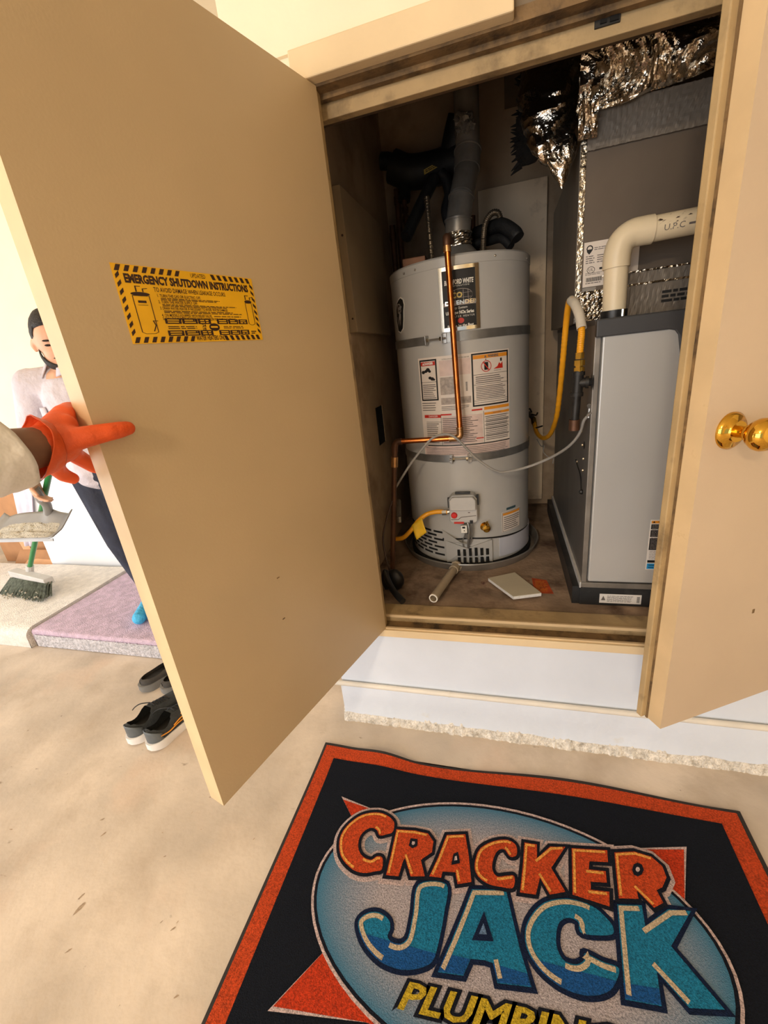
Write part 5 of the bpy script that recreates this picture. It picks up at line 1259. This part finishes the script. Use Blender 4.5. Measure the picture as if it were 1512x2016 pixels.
# ================================================================== shoes
def sneaker(name, loc, rz, label, up, heelm, solem, sw, group, low=False, mirror=1):
    t = thing(name, loc, label, 'shoe', group)
    t.rotation_euler = (0, 0, rz)
    L = 0.285
    def half(s):   # half width along the length (s: 0 heel .. 1 toe)
        h_ = 0.039 * math.sqrt(max(0.03, 1 - (1 - min(s, 0.15) / 0.15) ** 2))
        return h_ * (1.0 + 0.22 * math.exp(-((s - 0.66) / 0.22) ** 2)) * (1 if s < 0.80 else math.sqrt(max(0.02, 1 - ((s - 0.80) / 0.203) ** 2)))
    n = 26
    st_ = [0, 0.008, 0.02, 0.04, 0.07, 0.11] + [0.15 + 0.85 * i / (n - 5) for i in range(0, n - 4)]
    n = len(st_) - 1
    def place(x, y, z): return V(loc) + V((x, y, z))
    # sole
    mb = MB(); rings = []
    for s in st_:
        y = L * s - 0.012 * (1 - s) * 0; hw = half(s) + 0.004
        zb = 0.018 * max(0, (s - 0.75) / 0.25) ** 2 + 0.010 * max(0, (0.1 - s) / 0.1); zt = 0.038 - 0.012 * s
        if s < 0.12: y -= 0.010 * (0.12 - s) / 0.12
        rings.append([(-hw, y, zb), (-hw * 1.04, y, (zb + zt) / 2), (-hw, y, zt), (hw, y, zt), (hw * 1.04, y, (zb + zt) / 2), (hw, y, zb)])
    vs = [place(*p) for r in rings for p in r]; k = 6
    fs = [(i * k + j, i * k + (j + 1) % k, (i + 1) * k + (j + 1) % k, (i + 1) * k + j) for i in range(n) for j in range(k)]
    fs += [tuple(range(k)), tuple(n * k + j for j in range(k))]
    mb.add(vs, fs); mb.build('sole', solem, t, smooth=True, ang=50)
    # upper with an ankle opening
    def top(s):
        if low: return 0.062 + 0.010 * math.sin(PI * min(1, s / 0.7)) if s < 0.6 else 0.070 - 0.032 * ((s - 0.6) / 0.4) ** 1.5
        if s < 0.10: return 0.098 - 0.02 * s
        if s < 0.34: return 0.092 - 0.016 * math.sin(PI * (s - 0.10) / 0.24) + 0.012 * (s - 0.1) / 0.24
        return 0.104 - 0.060 * ((s - 0.34) / 0.66) ** 0.75
    m = 13; mb = MB(); vs = []; fs = []
    op = 0.37 if not low else 0.45
    for s in st_:
        y = L * s; hw = half(s); zt = top(s); zb = 0.032 - 0.012 * s
        cut = 0.0
        if 0.03 < s < op: cut = 0.62 * math.sin(PI * (s - 0.03) / (op - 0.03)) ** 0.5
        for j in range(m):
            f = -1 + 2 * j / (m - 1)
            if abs(f) < cut: f = cut if f >= 0 else -cut
            a = f * PI / 2
            vs.append(place(hw * math.sin(a) ** 1 if True else 0, y, zb + (zt - zb) * max(0, math.cos(a)) ** 0.62))
    for i in range(n):
        s = (st_[i] + st_[i + 1]) / 2
        for j in range(m - 1):
            f = -1 + 2 * (j + 0.5) / (m - 1)
            cut = 0.62 * math.sin(PI * (s - 0.03) / (op - 0.03)) ** 0.5 if 0.03 < s < op else 0
            if abs(f) < cut - 0.04: continue
            fs.append((i * m + j, i * m + j + 1, (i + 1) * m + j + 1, (i + 1) * m + j))
    mb.add(vs, fs); mb.build('upper', up, t, smooth=True, ang=60, recalc=False)
    mb = MB(); mb.add([place(half(s) * 0.8 * sg, L * s, 0.044) for s in (0.03, 0.1, 0.2, 0.3, 0.42) for sg in (-1, 1)], [(2 * i, 2 * i + 1, 2 * i + 3, 2 * i + 2) for i in range(4)]); mb.build('insole', 'black_ink', t)
    # heel counter
    if heelm:
        mb = MB(); vs = []; fs = []
        for i, s in enumerate((-0.012, 0.03, 0.08, 0.13)):
            hw = half(max(0, s)) + 0.0022
            for j in range(9):
                f = -1 + 2 * j / 8
                if i == 0: vs.append(place(hw * f * 0.9, -0.004, 0.036 + 0.058 * (1 - abs(f) * 0.35)))
                else: vs.append(place(hw * (1 if f > 0 else -1) * (abs(f) ** 0.2 if abs(f) > 0.01 else 0), L * s, 0.034 + (0.06 - 0.15 * s) * (1 - abs(f))))
        mb = MB()
        def hc(u, v):
            a = -PI / 2 + PI * u
            hw = half(0.09) + 0.003
            return place(hw * math.sin(a), 0.036 - 0.039 * math.cos(a), 0.034 + (0.030 + 0.030 * math.cos(a)) * v)
        mb.grid(hc, 14, 4); mb.build('heel_counter', heelm, t, smooth=True, solid=0.002, recalc=False)
    if sw:
        mb = MB()
        for i in range(24):
            pass
        def side(s, f):      # point on the outer flank
            hw = half(s); zt = top(s); zb = 0.032 - 0.012 * s
            a = f * PI / 2
            return place(mirror * (hw * math.sin(a) + 0.0015), L * s, zb + (zt - zb) * math.cos(a) ** 0.62 + 0.001)
        low_e = [(0.10, 0.86), (0.22, 0.90), (0.34, 0.92), (0.44, 0.88), (0.50, 0.80), (0.535, 0.66)]
        for seq in (low_e, [(0.535, 0.66), (0.50, 0.60), (0.45, 0.60)], [(0.535, 0.66), (0.47, 0.74), (0.40, 0.80), (0.30, 0.86)]):
            mb.tube(catmull([side(s, f) for s, f in seq], 5), 0.0024, 6)
        mb.build('side_mark', sw, t, smooth=True)
    if not low:
        mb = MB()
        for i in range(5):
            s = 0.40 + 0.055 * i; hw = half(s)
            mb.tube(catmull([place(-hw * 0.42, L * s, top(s) - 0.004), place(0, L * (s + 0.012), top(s) + 0.006), place(hw * 0.42, L * (s + 0.02), top(s) - 0.004)], 4), 0.003, 6)
        mb.tube(catmull([place(0, L * 0.4, 0.105), place(-0.03, L * 0.33, 0.108), place(-0.06, L * 0.30, 0.09), place(-0.075, L * 0.28, 0.075)], 6), 0.0022, 6)
        mb.build('laces', 'black_ink', t, smooth=True)
    return t
G = 'shoes on the garage floor'
sneaker('sneaker', (-1.440, -0.275, 0), -0.15, 'left black sneaker of the pair with white soles', 'shoe_black', 'shoe_heel', 'shoe_sole', None, G)
sneaker('sneaker', (-1.334, -0.285, 0), -0.18, 'right black sneaker with an orange side mark and white sole', 'shoe_black', 'shoe_heel', 'shoe_sole', 'swoosh_orange', G)
sneaker('slip_on_shoe', (-1.634, -0.018, 0), -0.42, 'far dark grey slip-on shoe behind the sneakers', 'shoe_dark', None, 'shoe_darksole', None, G, low=True)
sneaker('slip_on_shoe', (-1.512, -0.014, 0), -0.42, 'dark grey slip-on shoe touching the sneaker laces', 'shoe_dark', None, 'shoe_darksole', None, G, low=True)

# ---- dark scuffs and specks on the garage floor
floor_scuffs = [(-1.145, -0.761, 0.030, 1.30), (-1.166, -0.736, 0.016, 1.20), (-1.252, -0.583, 0.016, 1.20), (-1.299, -0.546, 0.014, 0.60), (-1.056, -0.542, 0.006, 0.00), (-0.997, -0.599, 0.008, 0.60), (-0.844, -0.741, 0.012, 0.90), (-0.887, -0.736, 0.007, 1.20), (-0.843, -0.727, 0.007, 1.30), (-1.088, -0.838, 0.012, 0.90), (-0.746, -0.847, 0.012, 0.80), (-1.003, -0.468, 0.006, 1.40), (-0.936, -0.509, 0.005, 0.20), (-0.976, -0.411, 0.008, 0.30), (-1.593, -0.633, 0.010, 0.10), (0.315, -0.153, 0.012, 2.40), (0.301, -0.151, 0.008, 0.30), (-0.418, -0.267, 0.006, 0.40), (-0.750, -0.502, 0.008, 1.10)]
rnd = random.Random(12)
for x, y, l, a in floor_scuffs:
    pts = []
    for k in range(9):
        t = 2 * PI * k / 9; r = rnd.uniform(0.6, 1.1)
        px, py = 0.7 * l * r * math.cos(t), l * 0.2 * r * math.sin(t)
        pts.append((x + px * math.cos(a) - py * math.sin(a), y + px * math.sin(a) + py * math.cos(a)))
    MB().poly2(pts, lambda X, Y, h: V((X, Y, 0.0006)), 0).build('scuff', 'floor_scuff', floor_obj, recalc=False)

# ================================================================== carpets, boxes, broom, dustpan at the far left
def slab(x0, x1, y0, y1, h, r, name, mat_, label, seed, nx=60, ny=40):
    # thick carpet over a low step: rounded front, soft top
    prof = [(y1, h), (y0 + r, h)] + [(y0 + r - r * math.sin(a * PI / 12), h - r + r * math.cos(a * PI / 12)) for a in range(1, 7)] + [(y0, h * 0.4), (y0 + 0.004, 0.001)]
    def g(u, v):
        f = v * (len(prof) - 1); i = min(int(f), len(prof) - 2); t = f - i
        y = prof[i][0] + (prof[i + 1][0] - prof[i][0]) * t; z = prof[i][1] + (prof[i + 1][1] - prof[i][1]) * t
        x = x0 + (x1 - x0) * u
        q = 0.006 * noise.noise(V((x * 3, y * 3, seed)))
        return V((x, y + q * 0.6, z + (q if z > 0.02 else 0)))
    mb = MB(); mb.grid(g, nx, (len(prof) - 1) * 4)
    mb.add([V((x0, y, 0.001)) for y, z in prof] + [V((x0, y, z)) for y, z in prof], [(i, i + 1, len(prof) + i + 1, len(prof) + i) for i in range(len(prof) - 1)])
    mb.add([V((x1, y, 0.001)) for y, z in prof] + [V((x1, y, z)) for y, z in prof], [(i, i + 1, len(prof) + i + 1, len(prof) + i) for i in range(len(prof) - 1)])
    o = mb.build(name, mat_, None, smooth=True, ang=50, recalc=False)
    return o
lav = tag(slab(-2.60, -1.66, 0.20, 0.968, 0.105, 0.015, 'carpet', 'rug_lavender', '', 3.0), 'lavender carpet over the low step beside the white one', 'carpet')
mb = MB(); rnd = random.Random(3)
mb.grid(lambda u, v: V((-2.585 + 0.92 * u, 0.195 - 0.004 * noise.noise(V((u * 90, v * 9, 1))), 0.004 + (0.078 + 0.006 * noise.noise(V((u * 80, 2, 2)))) * v)), 160, 4)
mb.build('frayed_front', 'rug_fringe', lav, recalc=False, smooth=True)
tag(slab(-4.6, -2.615, 0.175, 0.94, 0.118, 0.05, 'carpet', 'rug_white', '', 8.0), 'off-white carpet with a rolled front edge', 'carpet')

bx = thing('cardboard_box', (-3.95, 1.35, 0), 'brown cardboard box behind the dustpan', 'box')
MB().box(-4.30, -3.60, 1.18, 1.68, 0.001, 0.64).build('carton', 'cardboard', bx, bevel=0.004)
MB().obox((-3.98, 1.172, 0.20), (0.05, 0, -0.02), (0, 0.004, 0), (-0.03, 0, 0.18)).build('flap', 'cardboard_light', bx)
bx2 = thing('flat_cardboard', (-3.75, 1.02, 0.02), 'flattened tan cardboard leaning at the foot of the box', 'cardboard')
MB().obox((-3.72, 1.06, 0.11), (0.22, 0, 0), (0, 0.04, 0.05), (0, 0.003, 0.002)).build('sheet', 'cardboard', bx2)
MB().obox((-3.64, 1.01, 0.075), (0.16, 0.02, 0.01), (0, 0.05, 0.03), (0, 0.002, 0.003)).build('sheet', 'cardboard_light', bx2)
mb = MB()
def cl(u, v):
    return V((-3.45 + 0.22 * u - (0.16 + 0.10 * u) * v, 0.953 - 0.009 * math.sin(u * 14) * v, 0.86 - 0.59 * v))
mb.grid(cl, 24, 10); tag(mb.build('hanging_cloth', 'cloth_lavender', None, smooth=True, solid=0.004, recalc=False), 'pale lavender cloth hanging by the cardboard box', 'cloth')

br = thing('broom', (-3.06, 0.52, 0.12), 'angle broom with a green handle and dark bristles', 'broom')
h0 = V((-2.345, 0.393, 0.868)); h1 = V((-3.10, 0.62, 0.27))
mb = MB(); mb.tube([h0 + (h0 - h1) * 0.22, h1], 0.0145, 12); mb.build('handle', 'broom_green', br, smooth=True)
mb = MB(); mb.tube([h1 + V((0.02, -.006, 0.02)), h1 + V((-0.03, 0.0, -0.06))], 0.022, 10); mb.obox((-3.06, 0.58, 0.225), V((0.20, -0.03, -0.010)), V((0.01, 0.025, 0)), V((0, 0, 0.022))); mb.build('head', 'broom_grey', br, bevel=0.004)
mb = MB(); rnd = random.Random(4)
for i in range(46):
    for j in range(3):
        u = i / 45; a = V((-3.25 + 0.39 * u, 0.60 - 0.055 * u + 0.02 * (j - 1), 0.21)); b = V((-3.29 + 0.45 * u + rnd.uniform(-.012, .012), 0.535 - 0.06 * u + 0.03 * (j - 1) + rnd.uniform(-.01, .01), 0.121 + rnd.uniform(0, 0.01)))
        mb.tube([a, b], 0.006, 4, rs=[0.006, 0.0045])
mb.build('bristles', 'bristle', br)['kind'] = 'stuff'
mb = MB()
for i in range(60):
    p = V((-3.27 + 0.42 * rnd.random(), 0.50 - 0.05 * rnd.random(), 0.126 + 0.05 * rnd.random() ** 2)); mb.ball(p, rnd.uniform(0.003, 0.007), 6)
tag(mb.build('swept_dust', 'debris', None), 'pale grit and dust caught on the broom bristles', 'dust')['kind'] = 'stuff'

dp = thing('dustpan', (-2.36, 0.28, 0.66), 'grey plastic dustpan full of pale debris held by the man', 'dustpan')
# floor of the pan slopes towards the camera, rim rises at the back and the sides
def pan_pt(u, v, lift=0.0):
    x = -2.765 + 0.585 * u; yb = 0.40 - 0.17 * v
    side = abs(2 * u - 1)
    wall = (0.075 - 0.030 * side ** 3) * max(0, 1 - v * 1.6) ** 1.2 + 0.035 * max(0, side - 0.86) / 0.14 * (1 - v * 0.8)
    inset_ = 0.035 * (1 - v) * (1 if u < 0.5 else -1) * side
    return V((x + inset_, yb, 0.652 + 0.014 * u + 0.014 * (1 - v) + wall + 0.02 * max(0, 1 - abs(u - 0.70) / 0.12) * max(0, 1 - v * 3) + lift))
mb = MB(); mb.grid(lambda u, v: pan_pt(u, v), 30, 16); mb.build('tray', 'dustpan_grey', dp, smooth=True, solid=0.005, recalc=False, ang=60)
mb = MB(); mb.grid(lambda u, v: V((-2.765 + 0.585 * u, 0.230 - 0.002 * v, 0.654 + 0.014 * u - 0.014 * v)), 10, 2); mb.build('front_lip', 'dustpan_grey', dp, solid=0.004, recalc=False)
mb = MB(); mb.tube(catmull([(-2.375, 0.385, 0.745), (-2.342, 0.37, 0.80), (-2.328, 0.345, 0.84), (-2.32, 0.33, 0.905)], 6), 0.022, 12, rs=None); mb.tube([(-2.322, 0.33, 0.84), (-2.28, 0.32, 0.838)], 0.006, 6); mb.build('handle', 'dustpan_grey', dp, smooth=True)
mb = MB()
def heap(u, v):
    p = pan_pt(0.10 + 0.82 * u, 0.30 + 0.66 * v)
    k = math.sin(PI * u) ** 0.6 * math.sin(PI * v) ** 0.6
    return p + V((0, 0, 0.004 + k * (0.014 + 0.016 * noise.noise(V((u * 9, v * 5, 1))))))
mb.grid(heap, 44, 18); tag(mb.build('debris_heap', 'debris', None, recalc=False), 'heap of pale plaster debris lying in the dustpan', 'debris')['kind'] = 'stuff'

# ================================================================== man with the broom
PX, PY, PG = -2.03, 0.50, 0.108
def hand_chains(w, fwd, side, up, sc=1.0, curl=0.6, thumb=1):
    # w wrist, fwd along the palm, side towards the thumb, up = back of the hand
    w, fwd, side, up = V(w), V(fwd).normalized(), V(side).normalized(), V(up).normalized()
    ch = []
    for k in (-1.5, -0.5, 0.5, 1.5):
        b = w + side * (k * 0.019 * sc); t = w + fwd * 0.085 * sc + side * (k * 0.020 * sc)
        ch.append([(w + side * (k * 0.014 * sc), 0.015 * sc), (t, 0.0125 * sc)])
        ln = {-1.5: 0.060, -0.5: 0.074, 0.5: 0.082, 1.5: 0.074}[k] * sc
        p = t; d = fwd.copy()
        for s_ in range(3):
            d = (d * math.cos(curl) - up * math.sin(curl)).normalized()
            q = p + d * ln * (0.45, 0.32, 0.25)[s_]
            ch.append([(p, (0.0105 - 0.001 * s_) * sc), (q, (0.0098 - 0.001 * s_) * sc)]); p = q
    b = w + fwd * 0.025 * sc + side * 0.024 * sc; m = b + (fwd * 0.6 + side * 0.8 - up * 0.2).normalized() * 0.042 * sc; e = m + (fwd * 0.8 + side * 0.1 - up * 0.6).normalized() * 0.045 * sc
    ch.append([(b, 0.015 * sc), (m, 0.0115 * sc), (e, 0.0095 * sc)])
    return ch
sh = V((PX - 0.155, PY - 0.09, 1.40)); elb = V((-2.315, 0.42, 1.14)); wr = V((-2.335, 0.35, 0.945))
sh2 = V((PX + 0.155, PY + 0.07, 1.39)); elb2 = V((PX + 0.26, PY + 0.05, 1.15)); wr2 = V((PX + 0.36, PY - 0.10, 0.96))
hd = V((PX + 0.020, PY - 0.045, 1.570))
hr = Matrix.Rotation(0.92, 3, 'Z') @ Matrix.Rotation(0.32, 3, 'X')     # turned to his left, looking down
def H(x, y, z): return hd + hr @ V((x, y, z))                            # -y is the way he faces
ch = [[(V((PX, PY, 1.02)), 0.125), (V((PX, PY, 1.20)), 0.115), (V((PX, PY - .01, 1.36)), 0.12)],
      [(sh, 0.055), (V((PX, PY, 1.385)), 0.07), (sh2, 0.055)], [(V((PX, PY, 1.385)), 0.06), (V((PX + 0.02, PY - 0.02, 1.50)), 0.052), (hd, 0.055)],
      [(sh, 0.050), (elb, 0.040), (wr, 0.027)], [(sh2, 0.050), (elb2, 0.040), (wr2, 0.027)],
      [(V((PX - 0.085, PY, 0.98)), 0.09), (V((PX - 0.01, PY - 0.02, 0.55)), 0.058), (V((PX + 0.03, PY + 0.03, 0.20)), 0.040), (V((PX + 0.022, PY + 0.03, 0.155)), 0.042)],
      [(V((PX + 0.085, PY, 0.98)), 0.09), (V((PX + 0.17, PY - 0.02, 0.55)), 0.058), (V((PX + 0.20, PY + 0.03, 0.20)), 0.040), (V((PX + 0.19, PY + 0.03, 0.155)), 0.042)],
      [(H(0, -0.098, -0.005), 0.010), (H(0, -0.116, -0.028), 0.014)], [(H(0, -0.075, -0.075), 0.026), (H(0, -0.080, -0.095), 0.026)]]
for sx in (-1, 1): ch.append([(H(sx * 0.075, 0.012, 0.005), 0.012), (H(sx * 0.081, 0.018, -0.015), 0.012), (H(sx * 0.077, 0.010, -0.035), 0.009)])
ch += hand_chains(wr, (0.10, -0.10, -1.0), (0.45, -0.9, 0.15), (-0.95, -0.2, 0.0), 0.95, 0.75)
ch += hand_chains(wr2, (-0.2, -0.75, -0.6), (-0.6, -0.3, 0.7), (0.6, -0.4, 0.6), 0.95, 0.6)
person = blob('person', ch, 0.0065, 'skin_light', None, ells=[(H(0, 0, 0.02), (0.076, 0.098, 0.105), hr), (H(0, -0.035, -0.05), (0.058, 0.062, 0.068), hr)], iters=3)
tag(person, 'man in a white shirt half hidden by the door, holding broom and dustpan', 'person')
hair = MB()
def hairfn(u, v):
    # cap of hair: the hairline runs from the forehead back over the ear to the nape
    a = 2 * PI * u
    fr = -math.sin(a)                      # 1 at the face, -1 at the nape
    lim = 0.44 * PI - 0.15 * PI * max(0, fr) + 0.17 * PI * max(0, -fr)
    if -0.2 < fr < 0.5: lim += 0.10 * PI
    th = v * lim
    x, y, z = math.sin(th) * math.cos(a), math.sin(th) * math.sin(a), math.cos(th)
    k = 1.05 + 0.05 * max(0, math.cos(th)) + 0.02 * noise.noise(V((math.cos(a) * 4, math.sin(a) * 4, th * 6)))
    if v > 0.95: k -= 0.07
    return H(0.076 * k * x, 0.098 * k * y + 0.004, 0.024 + 0.110 * k * z)
hair.grid(hairfn, 48, 16); hair.build('hair', 'hair_black', person, smooth=True, recalc=False)
mb = MB()
def beard(u, v):
    # trimmed beard hugging the jaw from sideburn to sideburn
    t = (u - 0.5) * 2
    a = t * 1.75
    hi = -0.42 + 1.0 * abs(t) ** 2.2
    lo = -1.25 + 0.55 * abs(t) ** 2
    el_ = hi + (lo - hi) * v
    k = 1.13
    return H(0.062 * k * math.cos(el_) * math.sin(a), -0.035 * (1 - 0.5 * abs(t)) - 0.066 * k * math.cos(el_) * math.cos(a), -0.048 + 0.072 * k * math.sin(el_))
mb.grid(beard, 30, 5); mb.build('beard', 'hair_black', person, smooth=True, solid=-0.006, recalc=False)
MB().ball(H(0, -0.108, -0.045), 0.011, 8, (2.4, 0.6, 0.5), hr).build('moustache', 'hair_black', person, smooth=True)
for sx in (-1, 1):
    MB().ball(H(sx * 0.030, -0.093, 0.028), 0.010, 8, (1.7, 0.5, 0.45), hr).build('eyebrow', 'hair_black', person, smooth=True)
    MB().ball(H(sx * 0.030, -0.092, 0.008), 0.009, 10, (1.4, 0.5, 0.55), hr).build('eye', 'hair_black', person, smooth=True)
MB().ball(H(0, -0.106, -0.058), 0.011, 8, (1.8, 0.4, 0.4), hr).build('mouth', 'skin_brown', person, smooth=True)
shc = [[(V((PX, PY, 0.99)), 0.155), (V((PX, PY, 1.10)), 0.145), (V((PX, PY, 1.22)), 0.142), (V((PX, PY - .01, 1.31)), 0.148)], [(V((PX - 0.05, PY, 0.97)), 0.13), (V((PX - 0.08, PY, 1.33)), 0.10)], [(V((PX + 0.05, PY, 0.97)), 0.13), (V((PX + 0.08, PY, 1.33)), 0.10)],
       [(sh + V((0, 0, -.005)), 0.076), (V((PX, PY, 1.39)), 0.088), (sh2 + V((0, 0, -.005)), 0.076)],
       [(sh, 0.074), (elb, 0.064), (elb.lerp(wr, 0.86), 0.050)], [(sh2, 0.074), (elb2, 0.064), (elb2.lerp(wr2, 0.86), 0.050)]]
shirt = blob('shirt', shc, 0.008, 'shirt_white', person, iters=4)
mb = MB()
def collar(u, v):
    a = -0.5 * PI + 2 * PI * (0.06 + 0.88 * u)
    r = 0.076 + 0.044 * v
    return V((PX + 0.008 + r * math.cos(a), PY - 0.012 + r * math.sin(a) * 0.95, 1.512 - 0.050 * v - 0.035 * max(0, -math.sin(a)) - 0.015 * v * max(0, -math.sin(a))))
mb.grid(collar, 30, 4); mb.build('collar', 'shirt_white', person, smooth=True, solid=0.004, recalc=False)
mb = MB(); mb.grid(lambda u, v: V((PX - 0.125 + 0.085 * u, PY - 0.150 - 0.006 * math.sin(PI * u) + 0.05 * (1 - u) ** 2, 1.29 - 0.10 * v)), 8, 8); mb.build('pocket', 'shirt_white', person, smooth=True, solid=0.004, recalc=False)
blob('trousers', [[(V((PX - 0.06, PY, 0.98)), 0.135), (V((PX + 0.06, PY, 0.98)), 0.135)], [(V((PX - 0.085, PY, 0.95)), 0.112), (V((PX - 0.012, PY - 0.02, 0.56)), 0.085), (V((PX + 0.035, PY + 0.03, 0.20)), 0.066)], [(V((PX + 0.085, PY, 0.95)), 0.112), (V((PX + 0.172, PY - 0.02, 0.56)), 0.085), (V((PX + 0.205, PY + 0.03, 0.20)), 0.066)]], 0.008, 'trouser_navy', person, iters=4)
for fx in (PX + 0.02, PX + 0.19):
    fp0 = V((fx, PY + 0.04, 0.155)); ft = V((fx + 0.07, PY - 0.17, 0.145))
    blob('shoe_cover', [[(fp0, 0.045), (fp0.lerp(ft, 0.5), 0.046), (ft, 0.036)], [(fp0 + V((0, 0, 0.05)), 0.045), (fp0, 0.045)]], 0.006, 'shoe_cover_blue', person, iters=2)

# ================================================================== gloved arm holding the left door
# a left hand: thumb on the inner face of the door, fingers round its outer face
wrist = V((-0.642, -0.738, 1.262)); elbow = V((-0.672, -0.985, 1.268)); shoulder = V((-0.72, -1.30, 1.16))
def G_(x, y, z): return V((x, y, z))
glove_ch = [
    [(wrist, 0.0315), (G_(-0.641, -0.722, 1.262), 0.031)],
    # body of the hand: four metacarpal rows from the wrist to the door edge
    [(G_(-0.642, -0.728, 1.280), 0.019), (G_(-0.660, -0.684, 1.298), 0.0165)],
    [(G_(-0.646, -0.728, 1.268), 0.020), (G_(-0.666, -0.682, 1.278), 0.017)],
    [(G_(-0.650, -0.726, 1.256), 0.019), (G_(-0.670, -0.684, 1.256), 0.016)],
    [(G_(-0.654, -0.728, 1.246), 0.018), (G_(-0.674, -0.700, 1.240), 0.0145)],
    [(G_(-0.636, -0.732, 1.260), 0.024), (G_(-0.626, -0.712, 1.266), 0.020)],
    [(G_(-0.645, -0.722, 1.275), 0.020), (G_(-0.640, -0.700, 1.286), 0.016)],
    [(G_(-0.650, -0.722, 1.255), 0.020), (G_(-0.648, -0.702, 1.262), 0.018)],
    # thumb over the edge and along the inner face
    [(G_(-0.630, -0.725, 1.263), 0.0200), (G_(-0.606, -0.702, 1.266), 0.0162), (G_(-0.591, -0.676, 1.267), 0.0140), (G_(-0.5875, -0.658, 1.267), 0.0132), (G_(-0.5855, -0.644, 1.267), 0.0112)],
    # index: knuckle stands up beside the edge, then turns behind the door
    [(G_(-0.660, -0.684, 1.299), 0.0162), (G_(-0.674, -0.660, 1.304), 0.0142), (G_(-0.672, -0.625, 1.300), 0.0125), (G_(-0.662, -0.600, 1.292), 0.0105)],
    [(G_(-0.666, -0.682, 1.278), 0.0160), (G_(-0.682, -0.652, 1.280), 0.0140), (G_(-0.672, -0.610, 1.272), 0.0122), (G_(-0.660, -0.588, 1.266), 0.0105)],
    # ring finger slopes down towards the door
    [(G_(-0.672, -0.684, 1.252), 0.0150), (G_(-0.690, -0.664, 1.232), 0.0135), (G_(-0.690, -0.638, 1.206), 0.0120), (G_(-0.680, -0.610, 1.192), 0.0105)],
    # little finger hangs free below
    [(G_(-0.664, -0.722, 1.244), 0.0150), (G_(-0.688, -0.704, 1.220), 0.0125), (G_(-0.694, -0.692, 1.206), 0.0112), (G_(-0.690, -0.682, 1.197), 0.0095)],
]
arm = blob('person', [[(G_(-0.640, -0.72, 1.262), 0.016), (wrist, 0.0280), (wrist.lerp(elbow, 0.2), 0.033), (wrist.lerp(elbow, 0.5), 0.042), (elbow, 0.047), (shoulder, 0.054)]], 0.005, 'skin_brown', None, iters=3)
tag(arm, 'outstretched arm in a pale grey sleeve and orange glove gripping the door', 'person')
gl_ = blob('glove', glove_ch, 0.003, 'glove_orange', arm, iters=3); gl_['label'] = 'orange rubber glove'
ad = (elbow - wrist).normalized(); r1_ = ad.cross(V((0, 0, 1))).normalized(); r2_ = ad.cross(r1_)
mb = MB()
def cuff(u, v):
    a = 2 * PI * u
    r = 0.0325 + 0.008 * v + 0.0025 * noise.noise(V((math.cos(a) * 3, math.sin(a) * 3, v * 2)))
    return wrist - ad * 0.006 + ad * (0.022 * v + 0.010 * math.sin(a) * v + 0.004 * math.sin(a * 3 + 0.7) * v) + (r1_ * math.cos(a) + r2_ * math.sin(a) * 1.12) * r
mb.grid(cuff, 48, 8); mb.build('glove_cuff', 'glove_orange', arm, smooth=True, solid=0.0012, recalc=False)
s0 = wrist + ad * 0.050
def sleeve(u, v):
    a = 2 * PI * u
    L2 = (elbow - s0).length
    wr_ = 0.003 * noise.noise(V((math.cos(a) * 2, math.sin(a) * 2, v * 9))) + 0.002 * noise.noise(V((a * 3, v * 16, 4)))
    return s0 + ad * (L2 * v - 0.012 * math.sin(a) * (1 - v)) + (r1_ * math.cos(a) + r2_ * math.sin(a)) * (0.052 + 0.012 * v + wr_)
mb = MB(); mb.grid(sleeve, 48, 30)
sv = mb.build('sleeve', 'sleeve_grey', arm, smooth=True, solid=0.003, recalc=False)
mb = MB(); mb.tube(catmull([elbow - ad * 0.01, elbow + V((0, -0.03, 0)), (-0.70, -1.15, 1.215), shoulder], 6), 0.068, 20); mb.build('upper_sleeve', 'sleeve_grey', arm, smooth=True)

# ================================================================== ceiling lamp of the garage (warm bulb, overhead behind the camera)
lamp = thing('ceiling_lamp', (-0.6, -3.5, 2.7), 'round warm ceiling lamp of the garage', 'lamp')
mb = MB(); mb.lathe([(0.0, 2.70), (0.09, 2.70), (0.085, 2.672), (0.0, 2.672)], (-0.6, -3.5, 0), (0, 0, 1), 24); mb.build('base', 'galv', lamp, smooth=True)
gm = bpy.data.materials.new('lamp_glow'); gm.use_nodes = True
e_ = gm.node_tree.nodes['Principled BSDF']; e_.inputs['Emission Color'].default_value = (1.0, 0.72, 0.40, 1); e_.inputs['Emission Strength'].default_value = 25; e_.inputs['Base Color'].default_value = (1, .9, .8, 1)
MATS['lamp_glow'] = gm
mb = MB(); mb.ball((-0.6, -3.5, 2.62), 0.075, 20, (1, 1, 0.7)); mb.build('globe', 'lamp_glow', lamp, smooth=True)
pl = bpy.data.lights.new('ceiling_lamp_light', 'POINT'); pl.energy = 165; pl.color = (1.0, 0.82, 0.60); pl.shadow_soft_size = 0.10
po = bpy.data.objects.new('ceiling_lamp_light', pl); COL.objects.link(po); po.location = (-0.6, -3.5, 2.52)
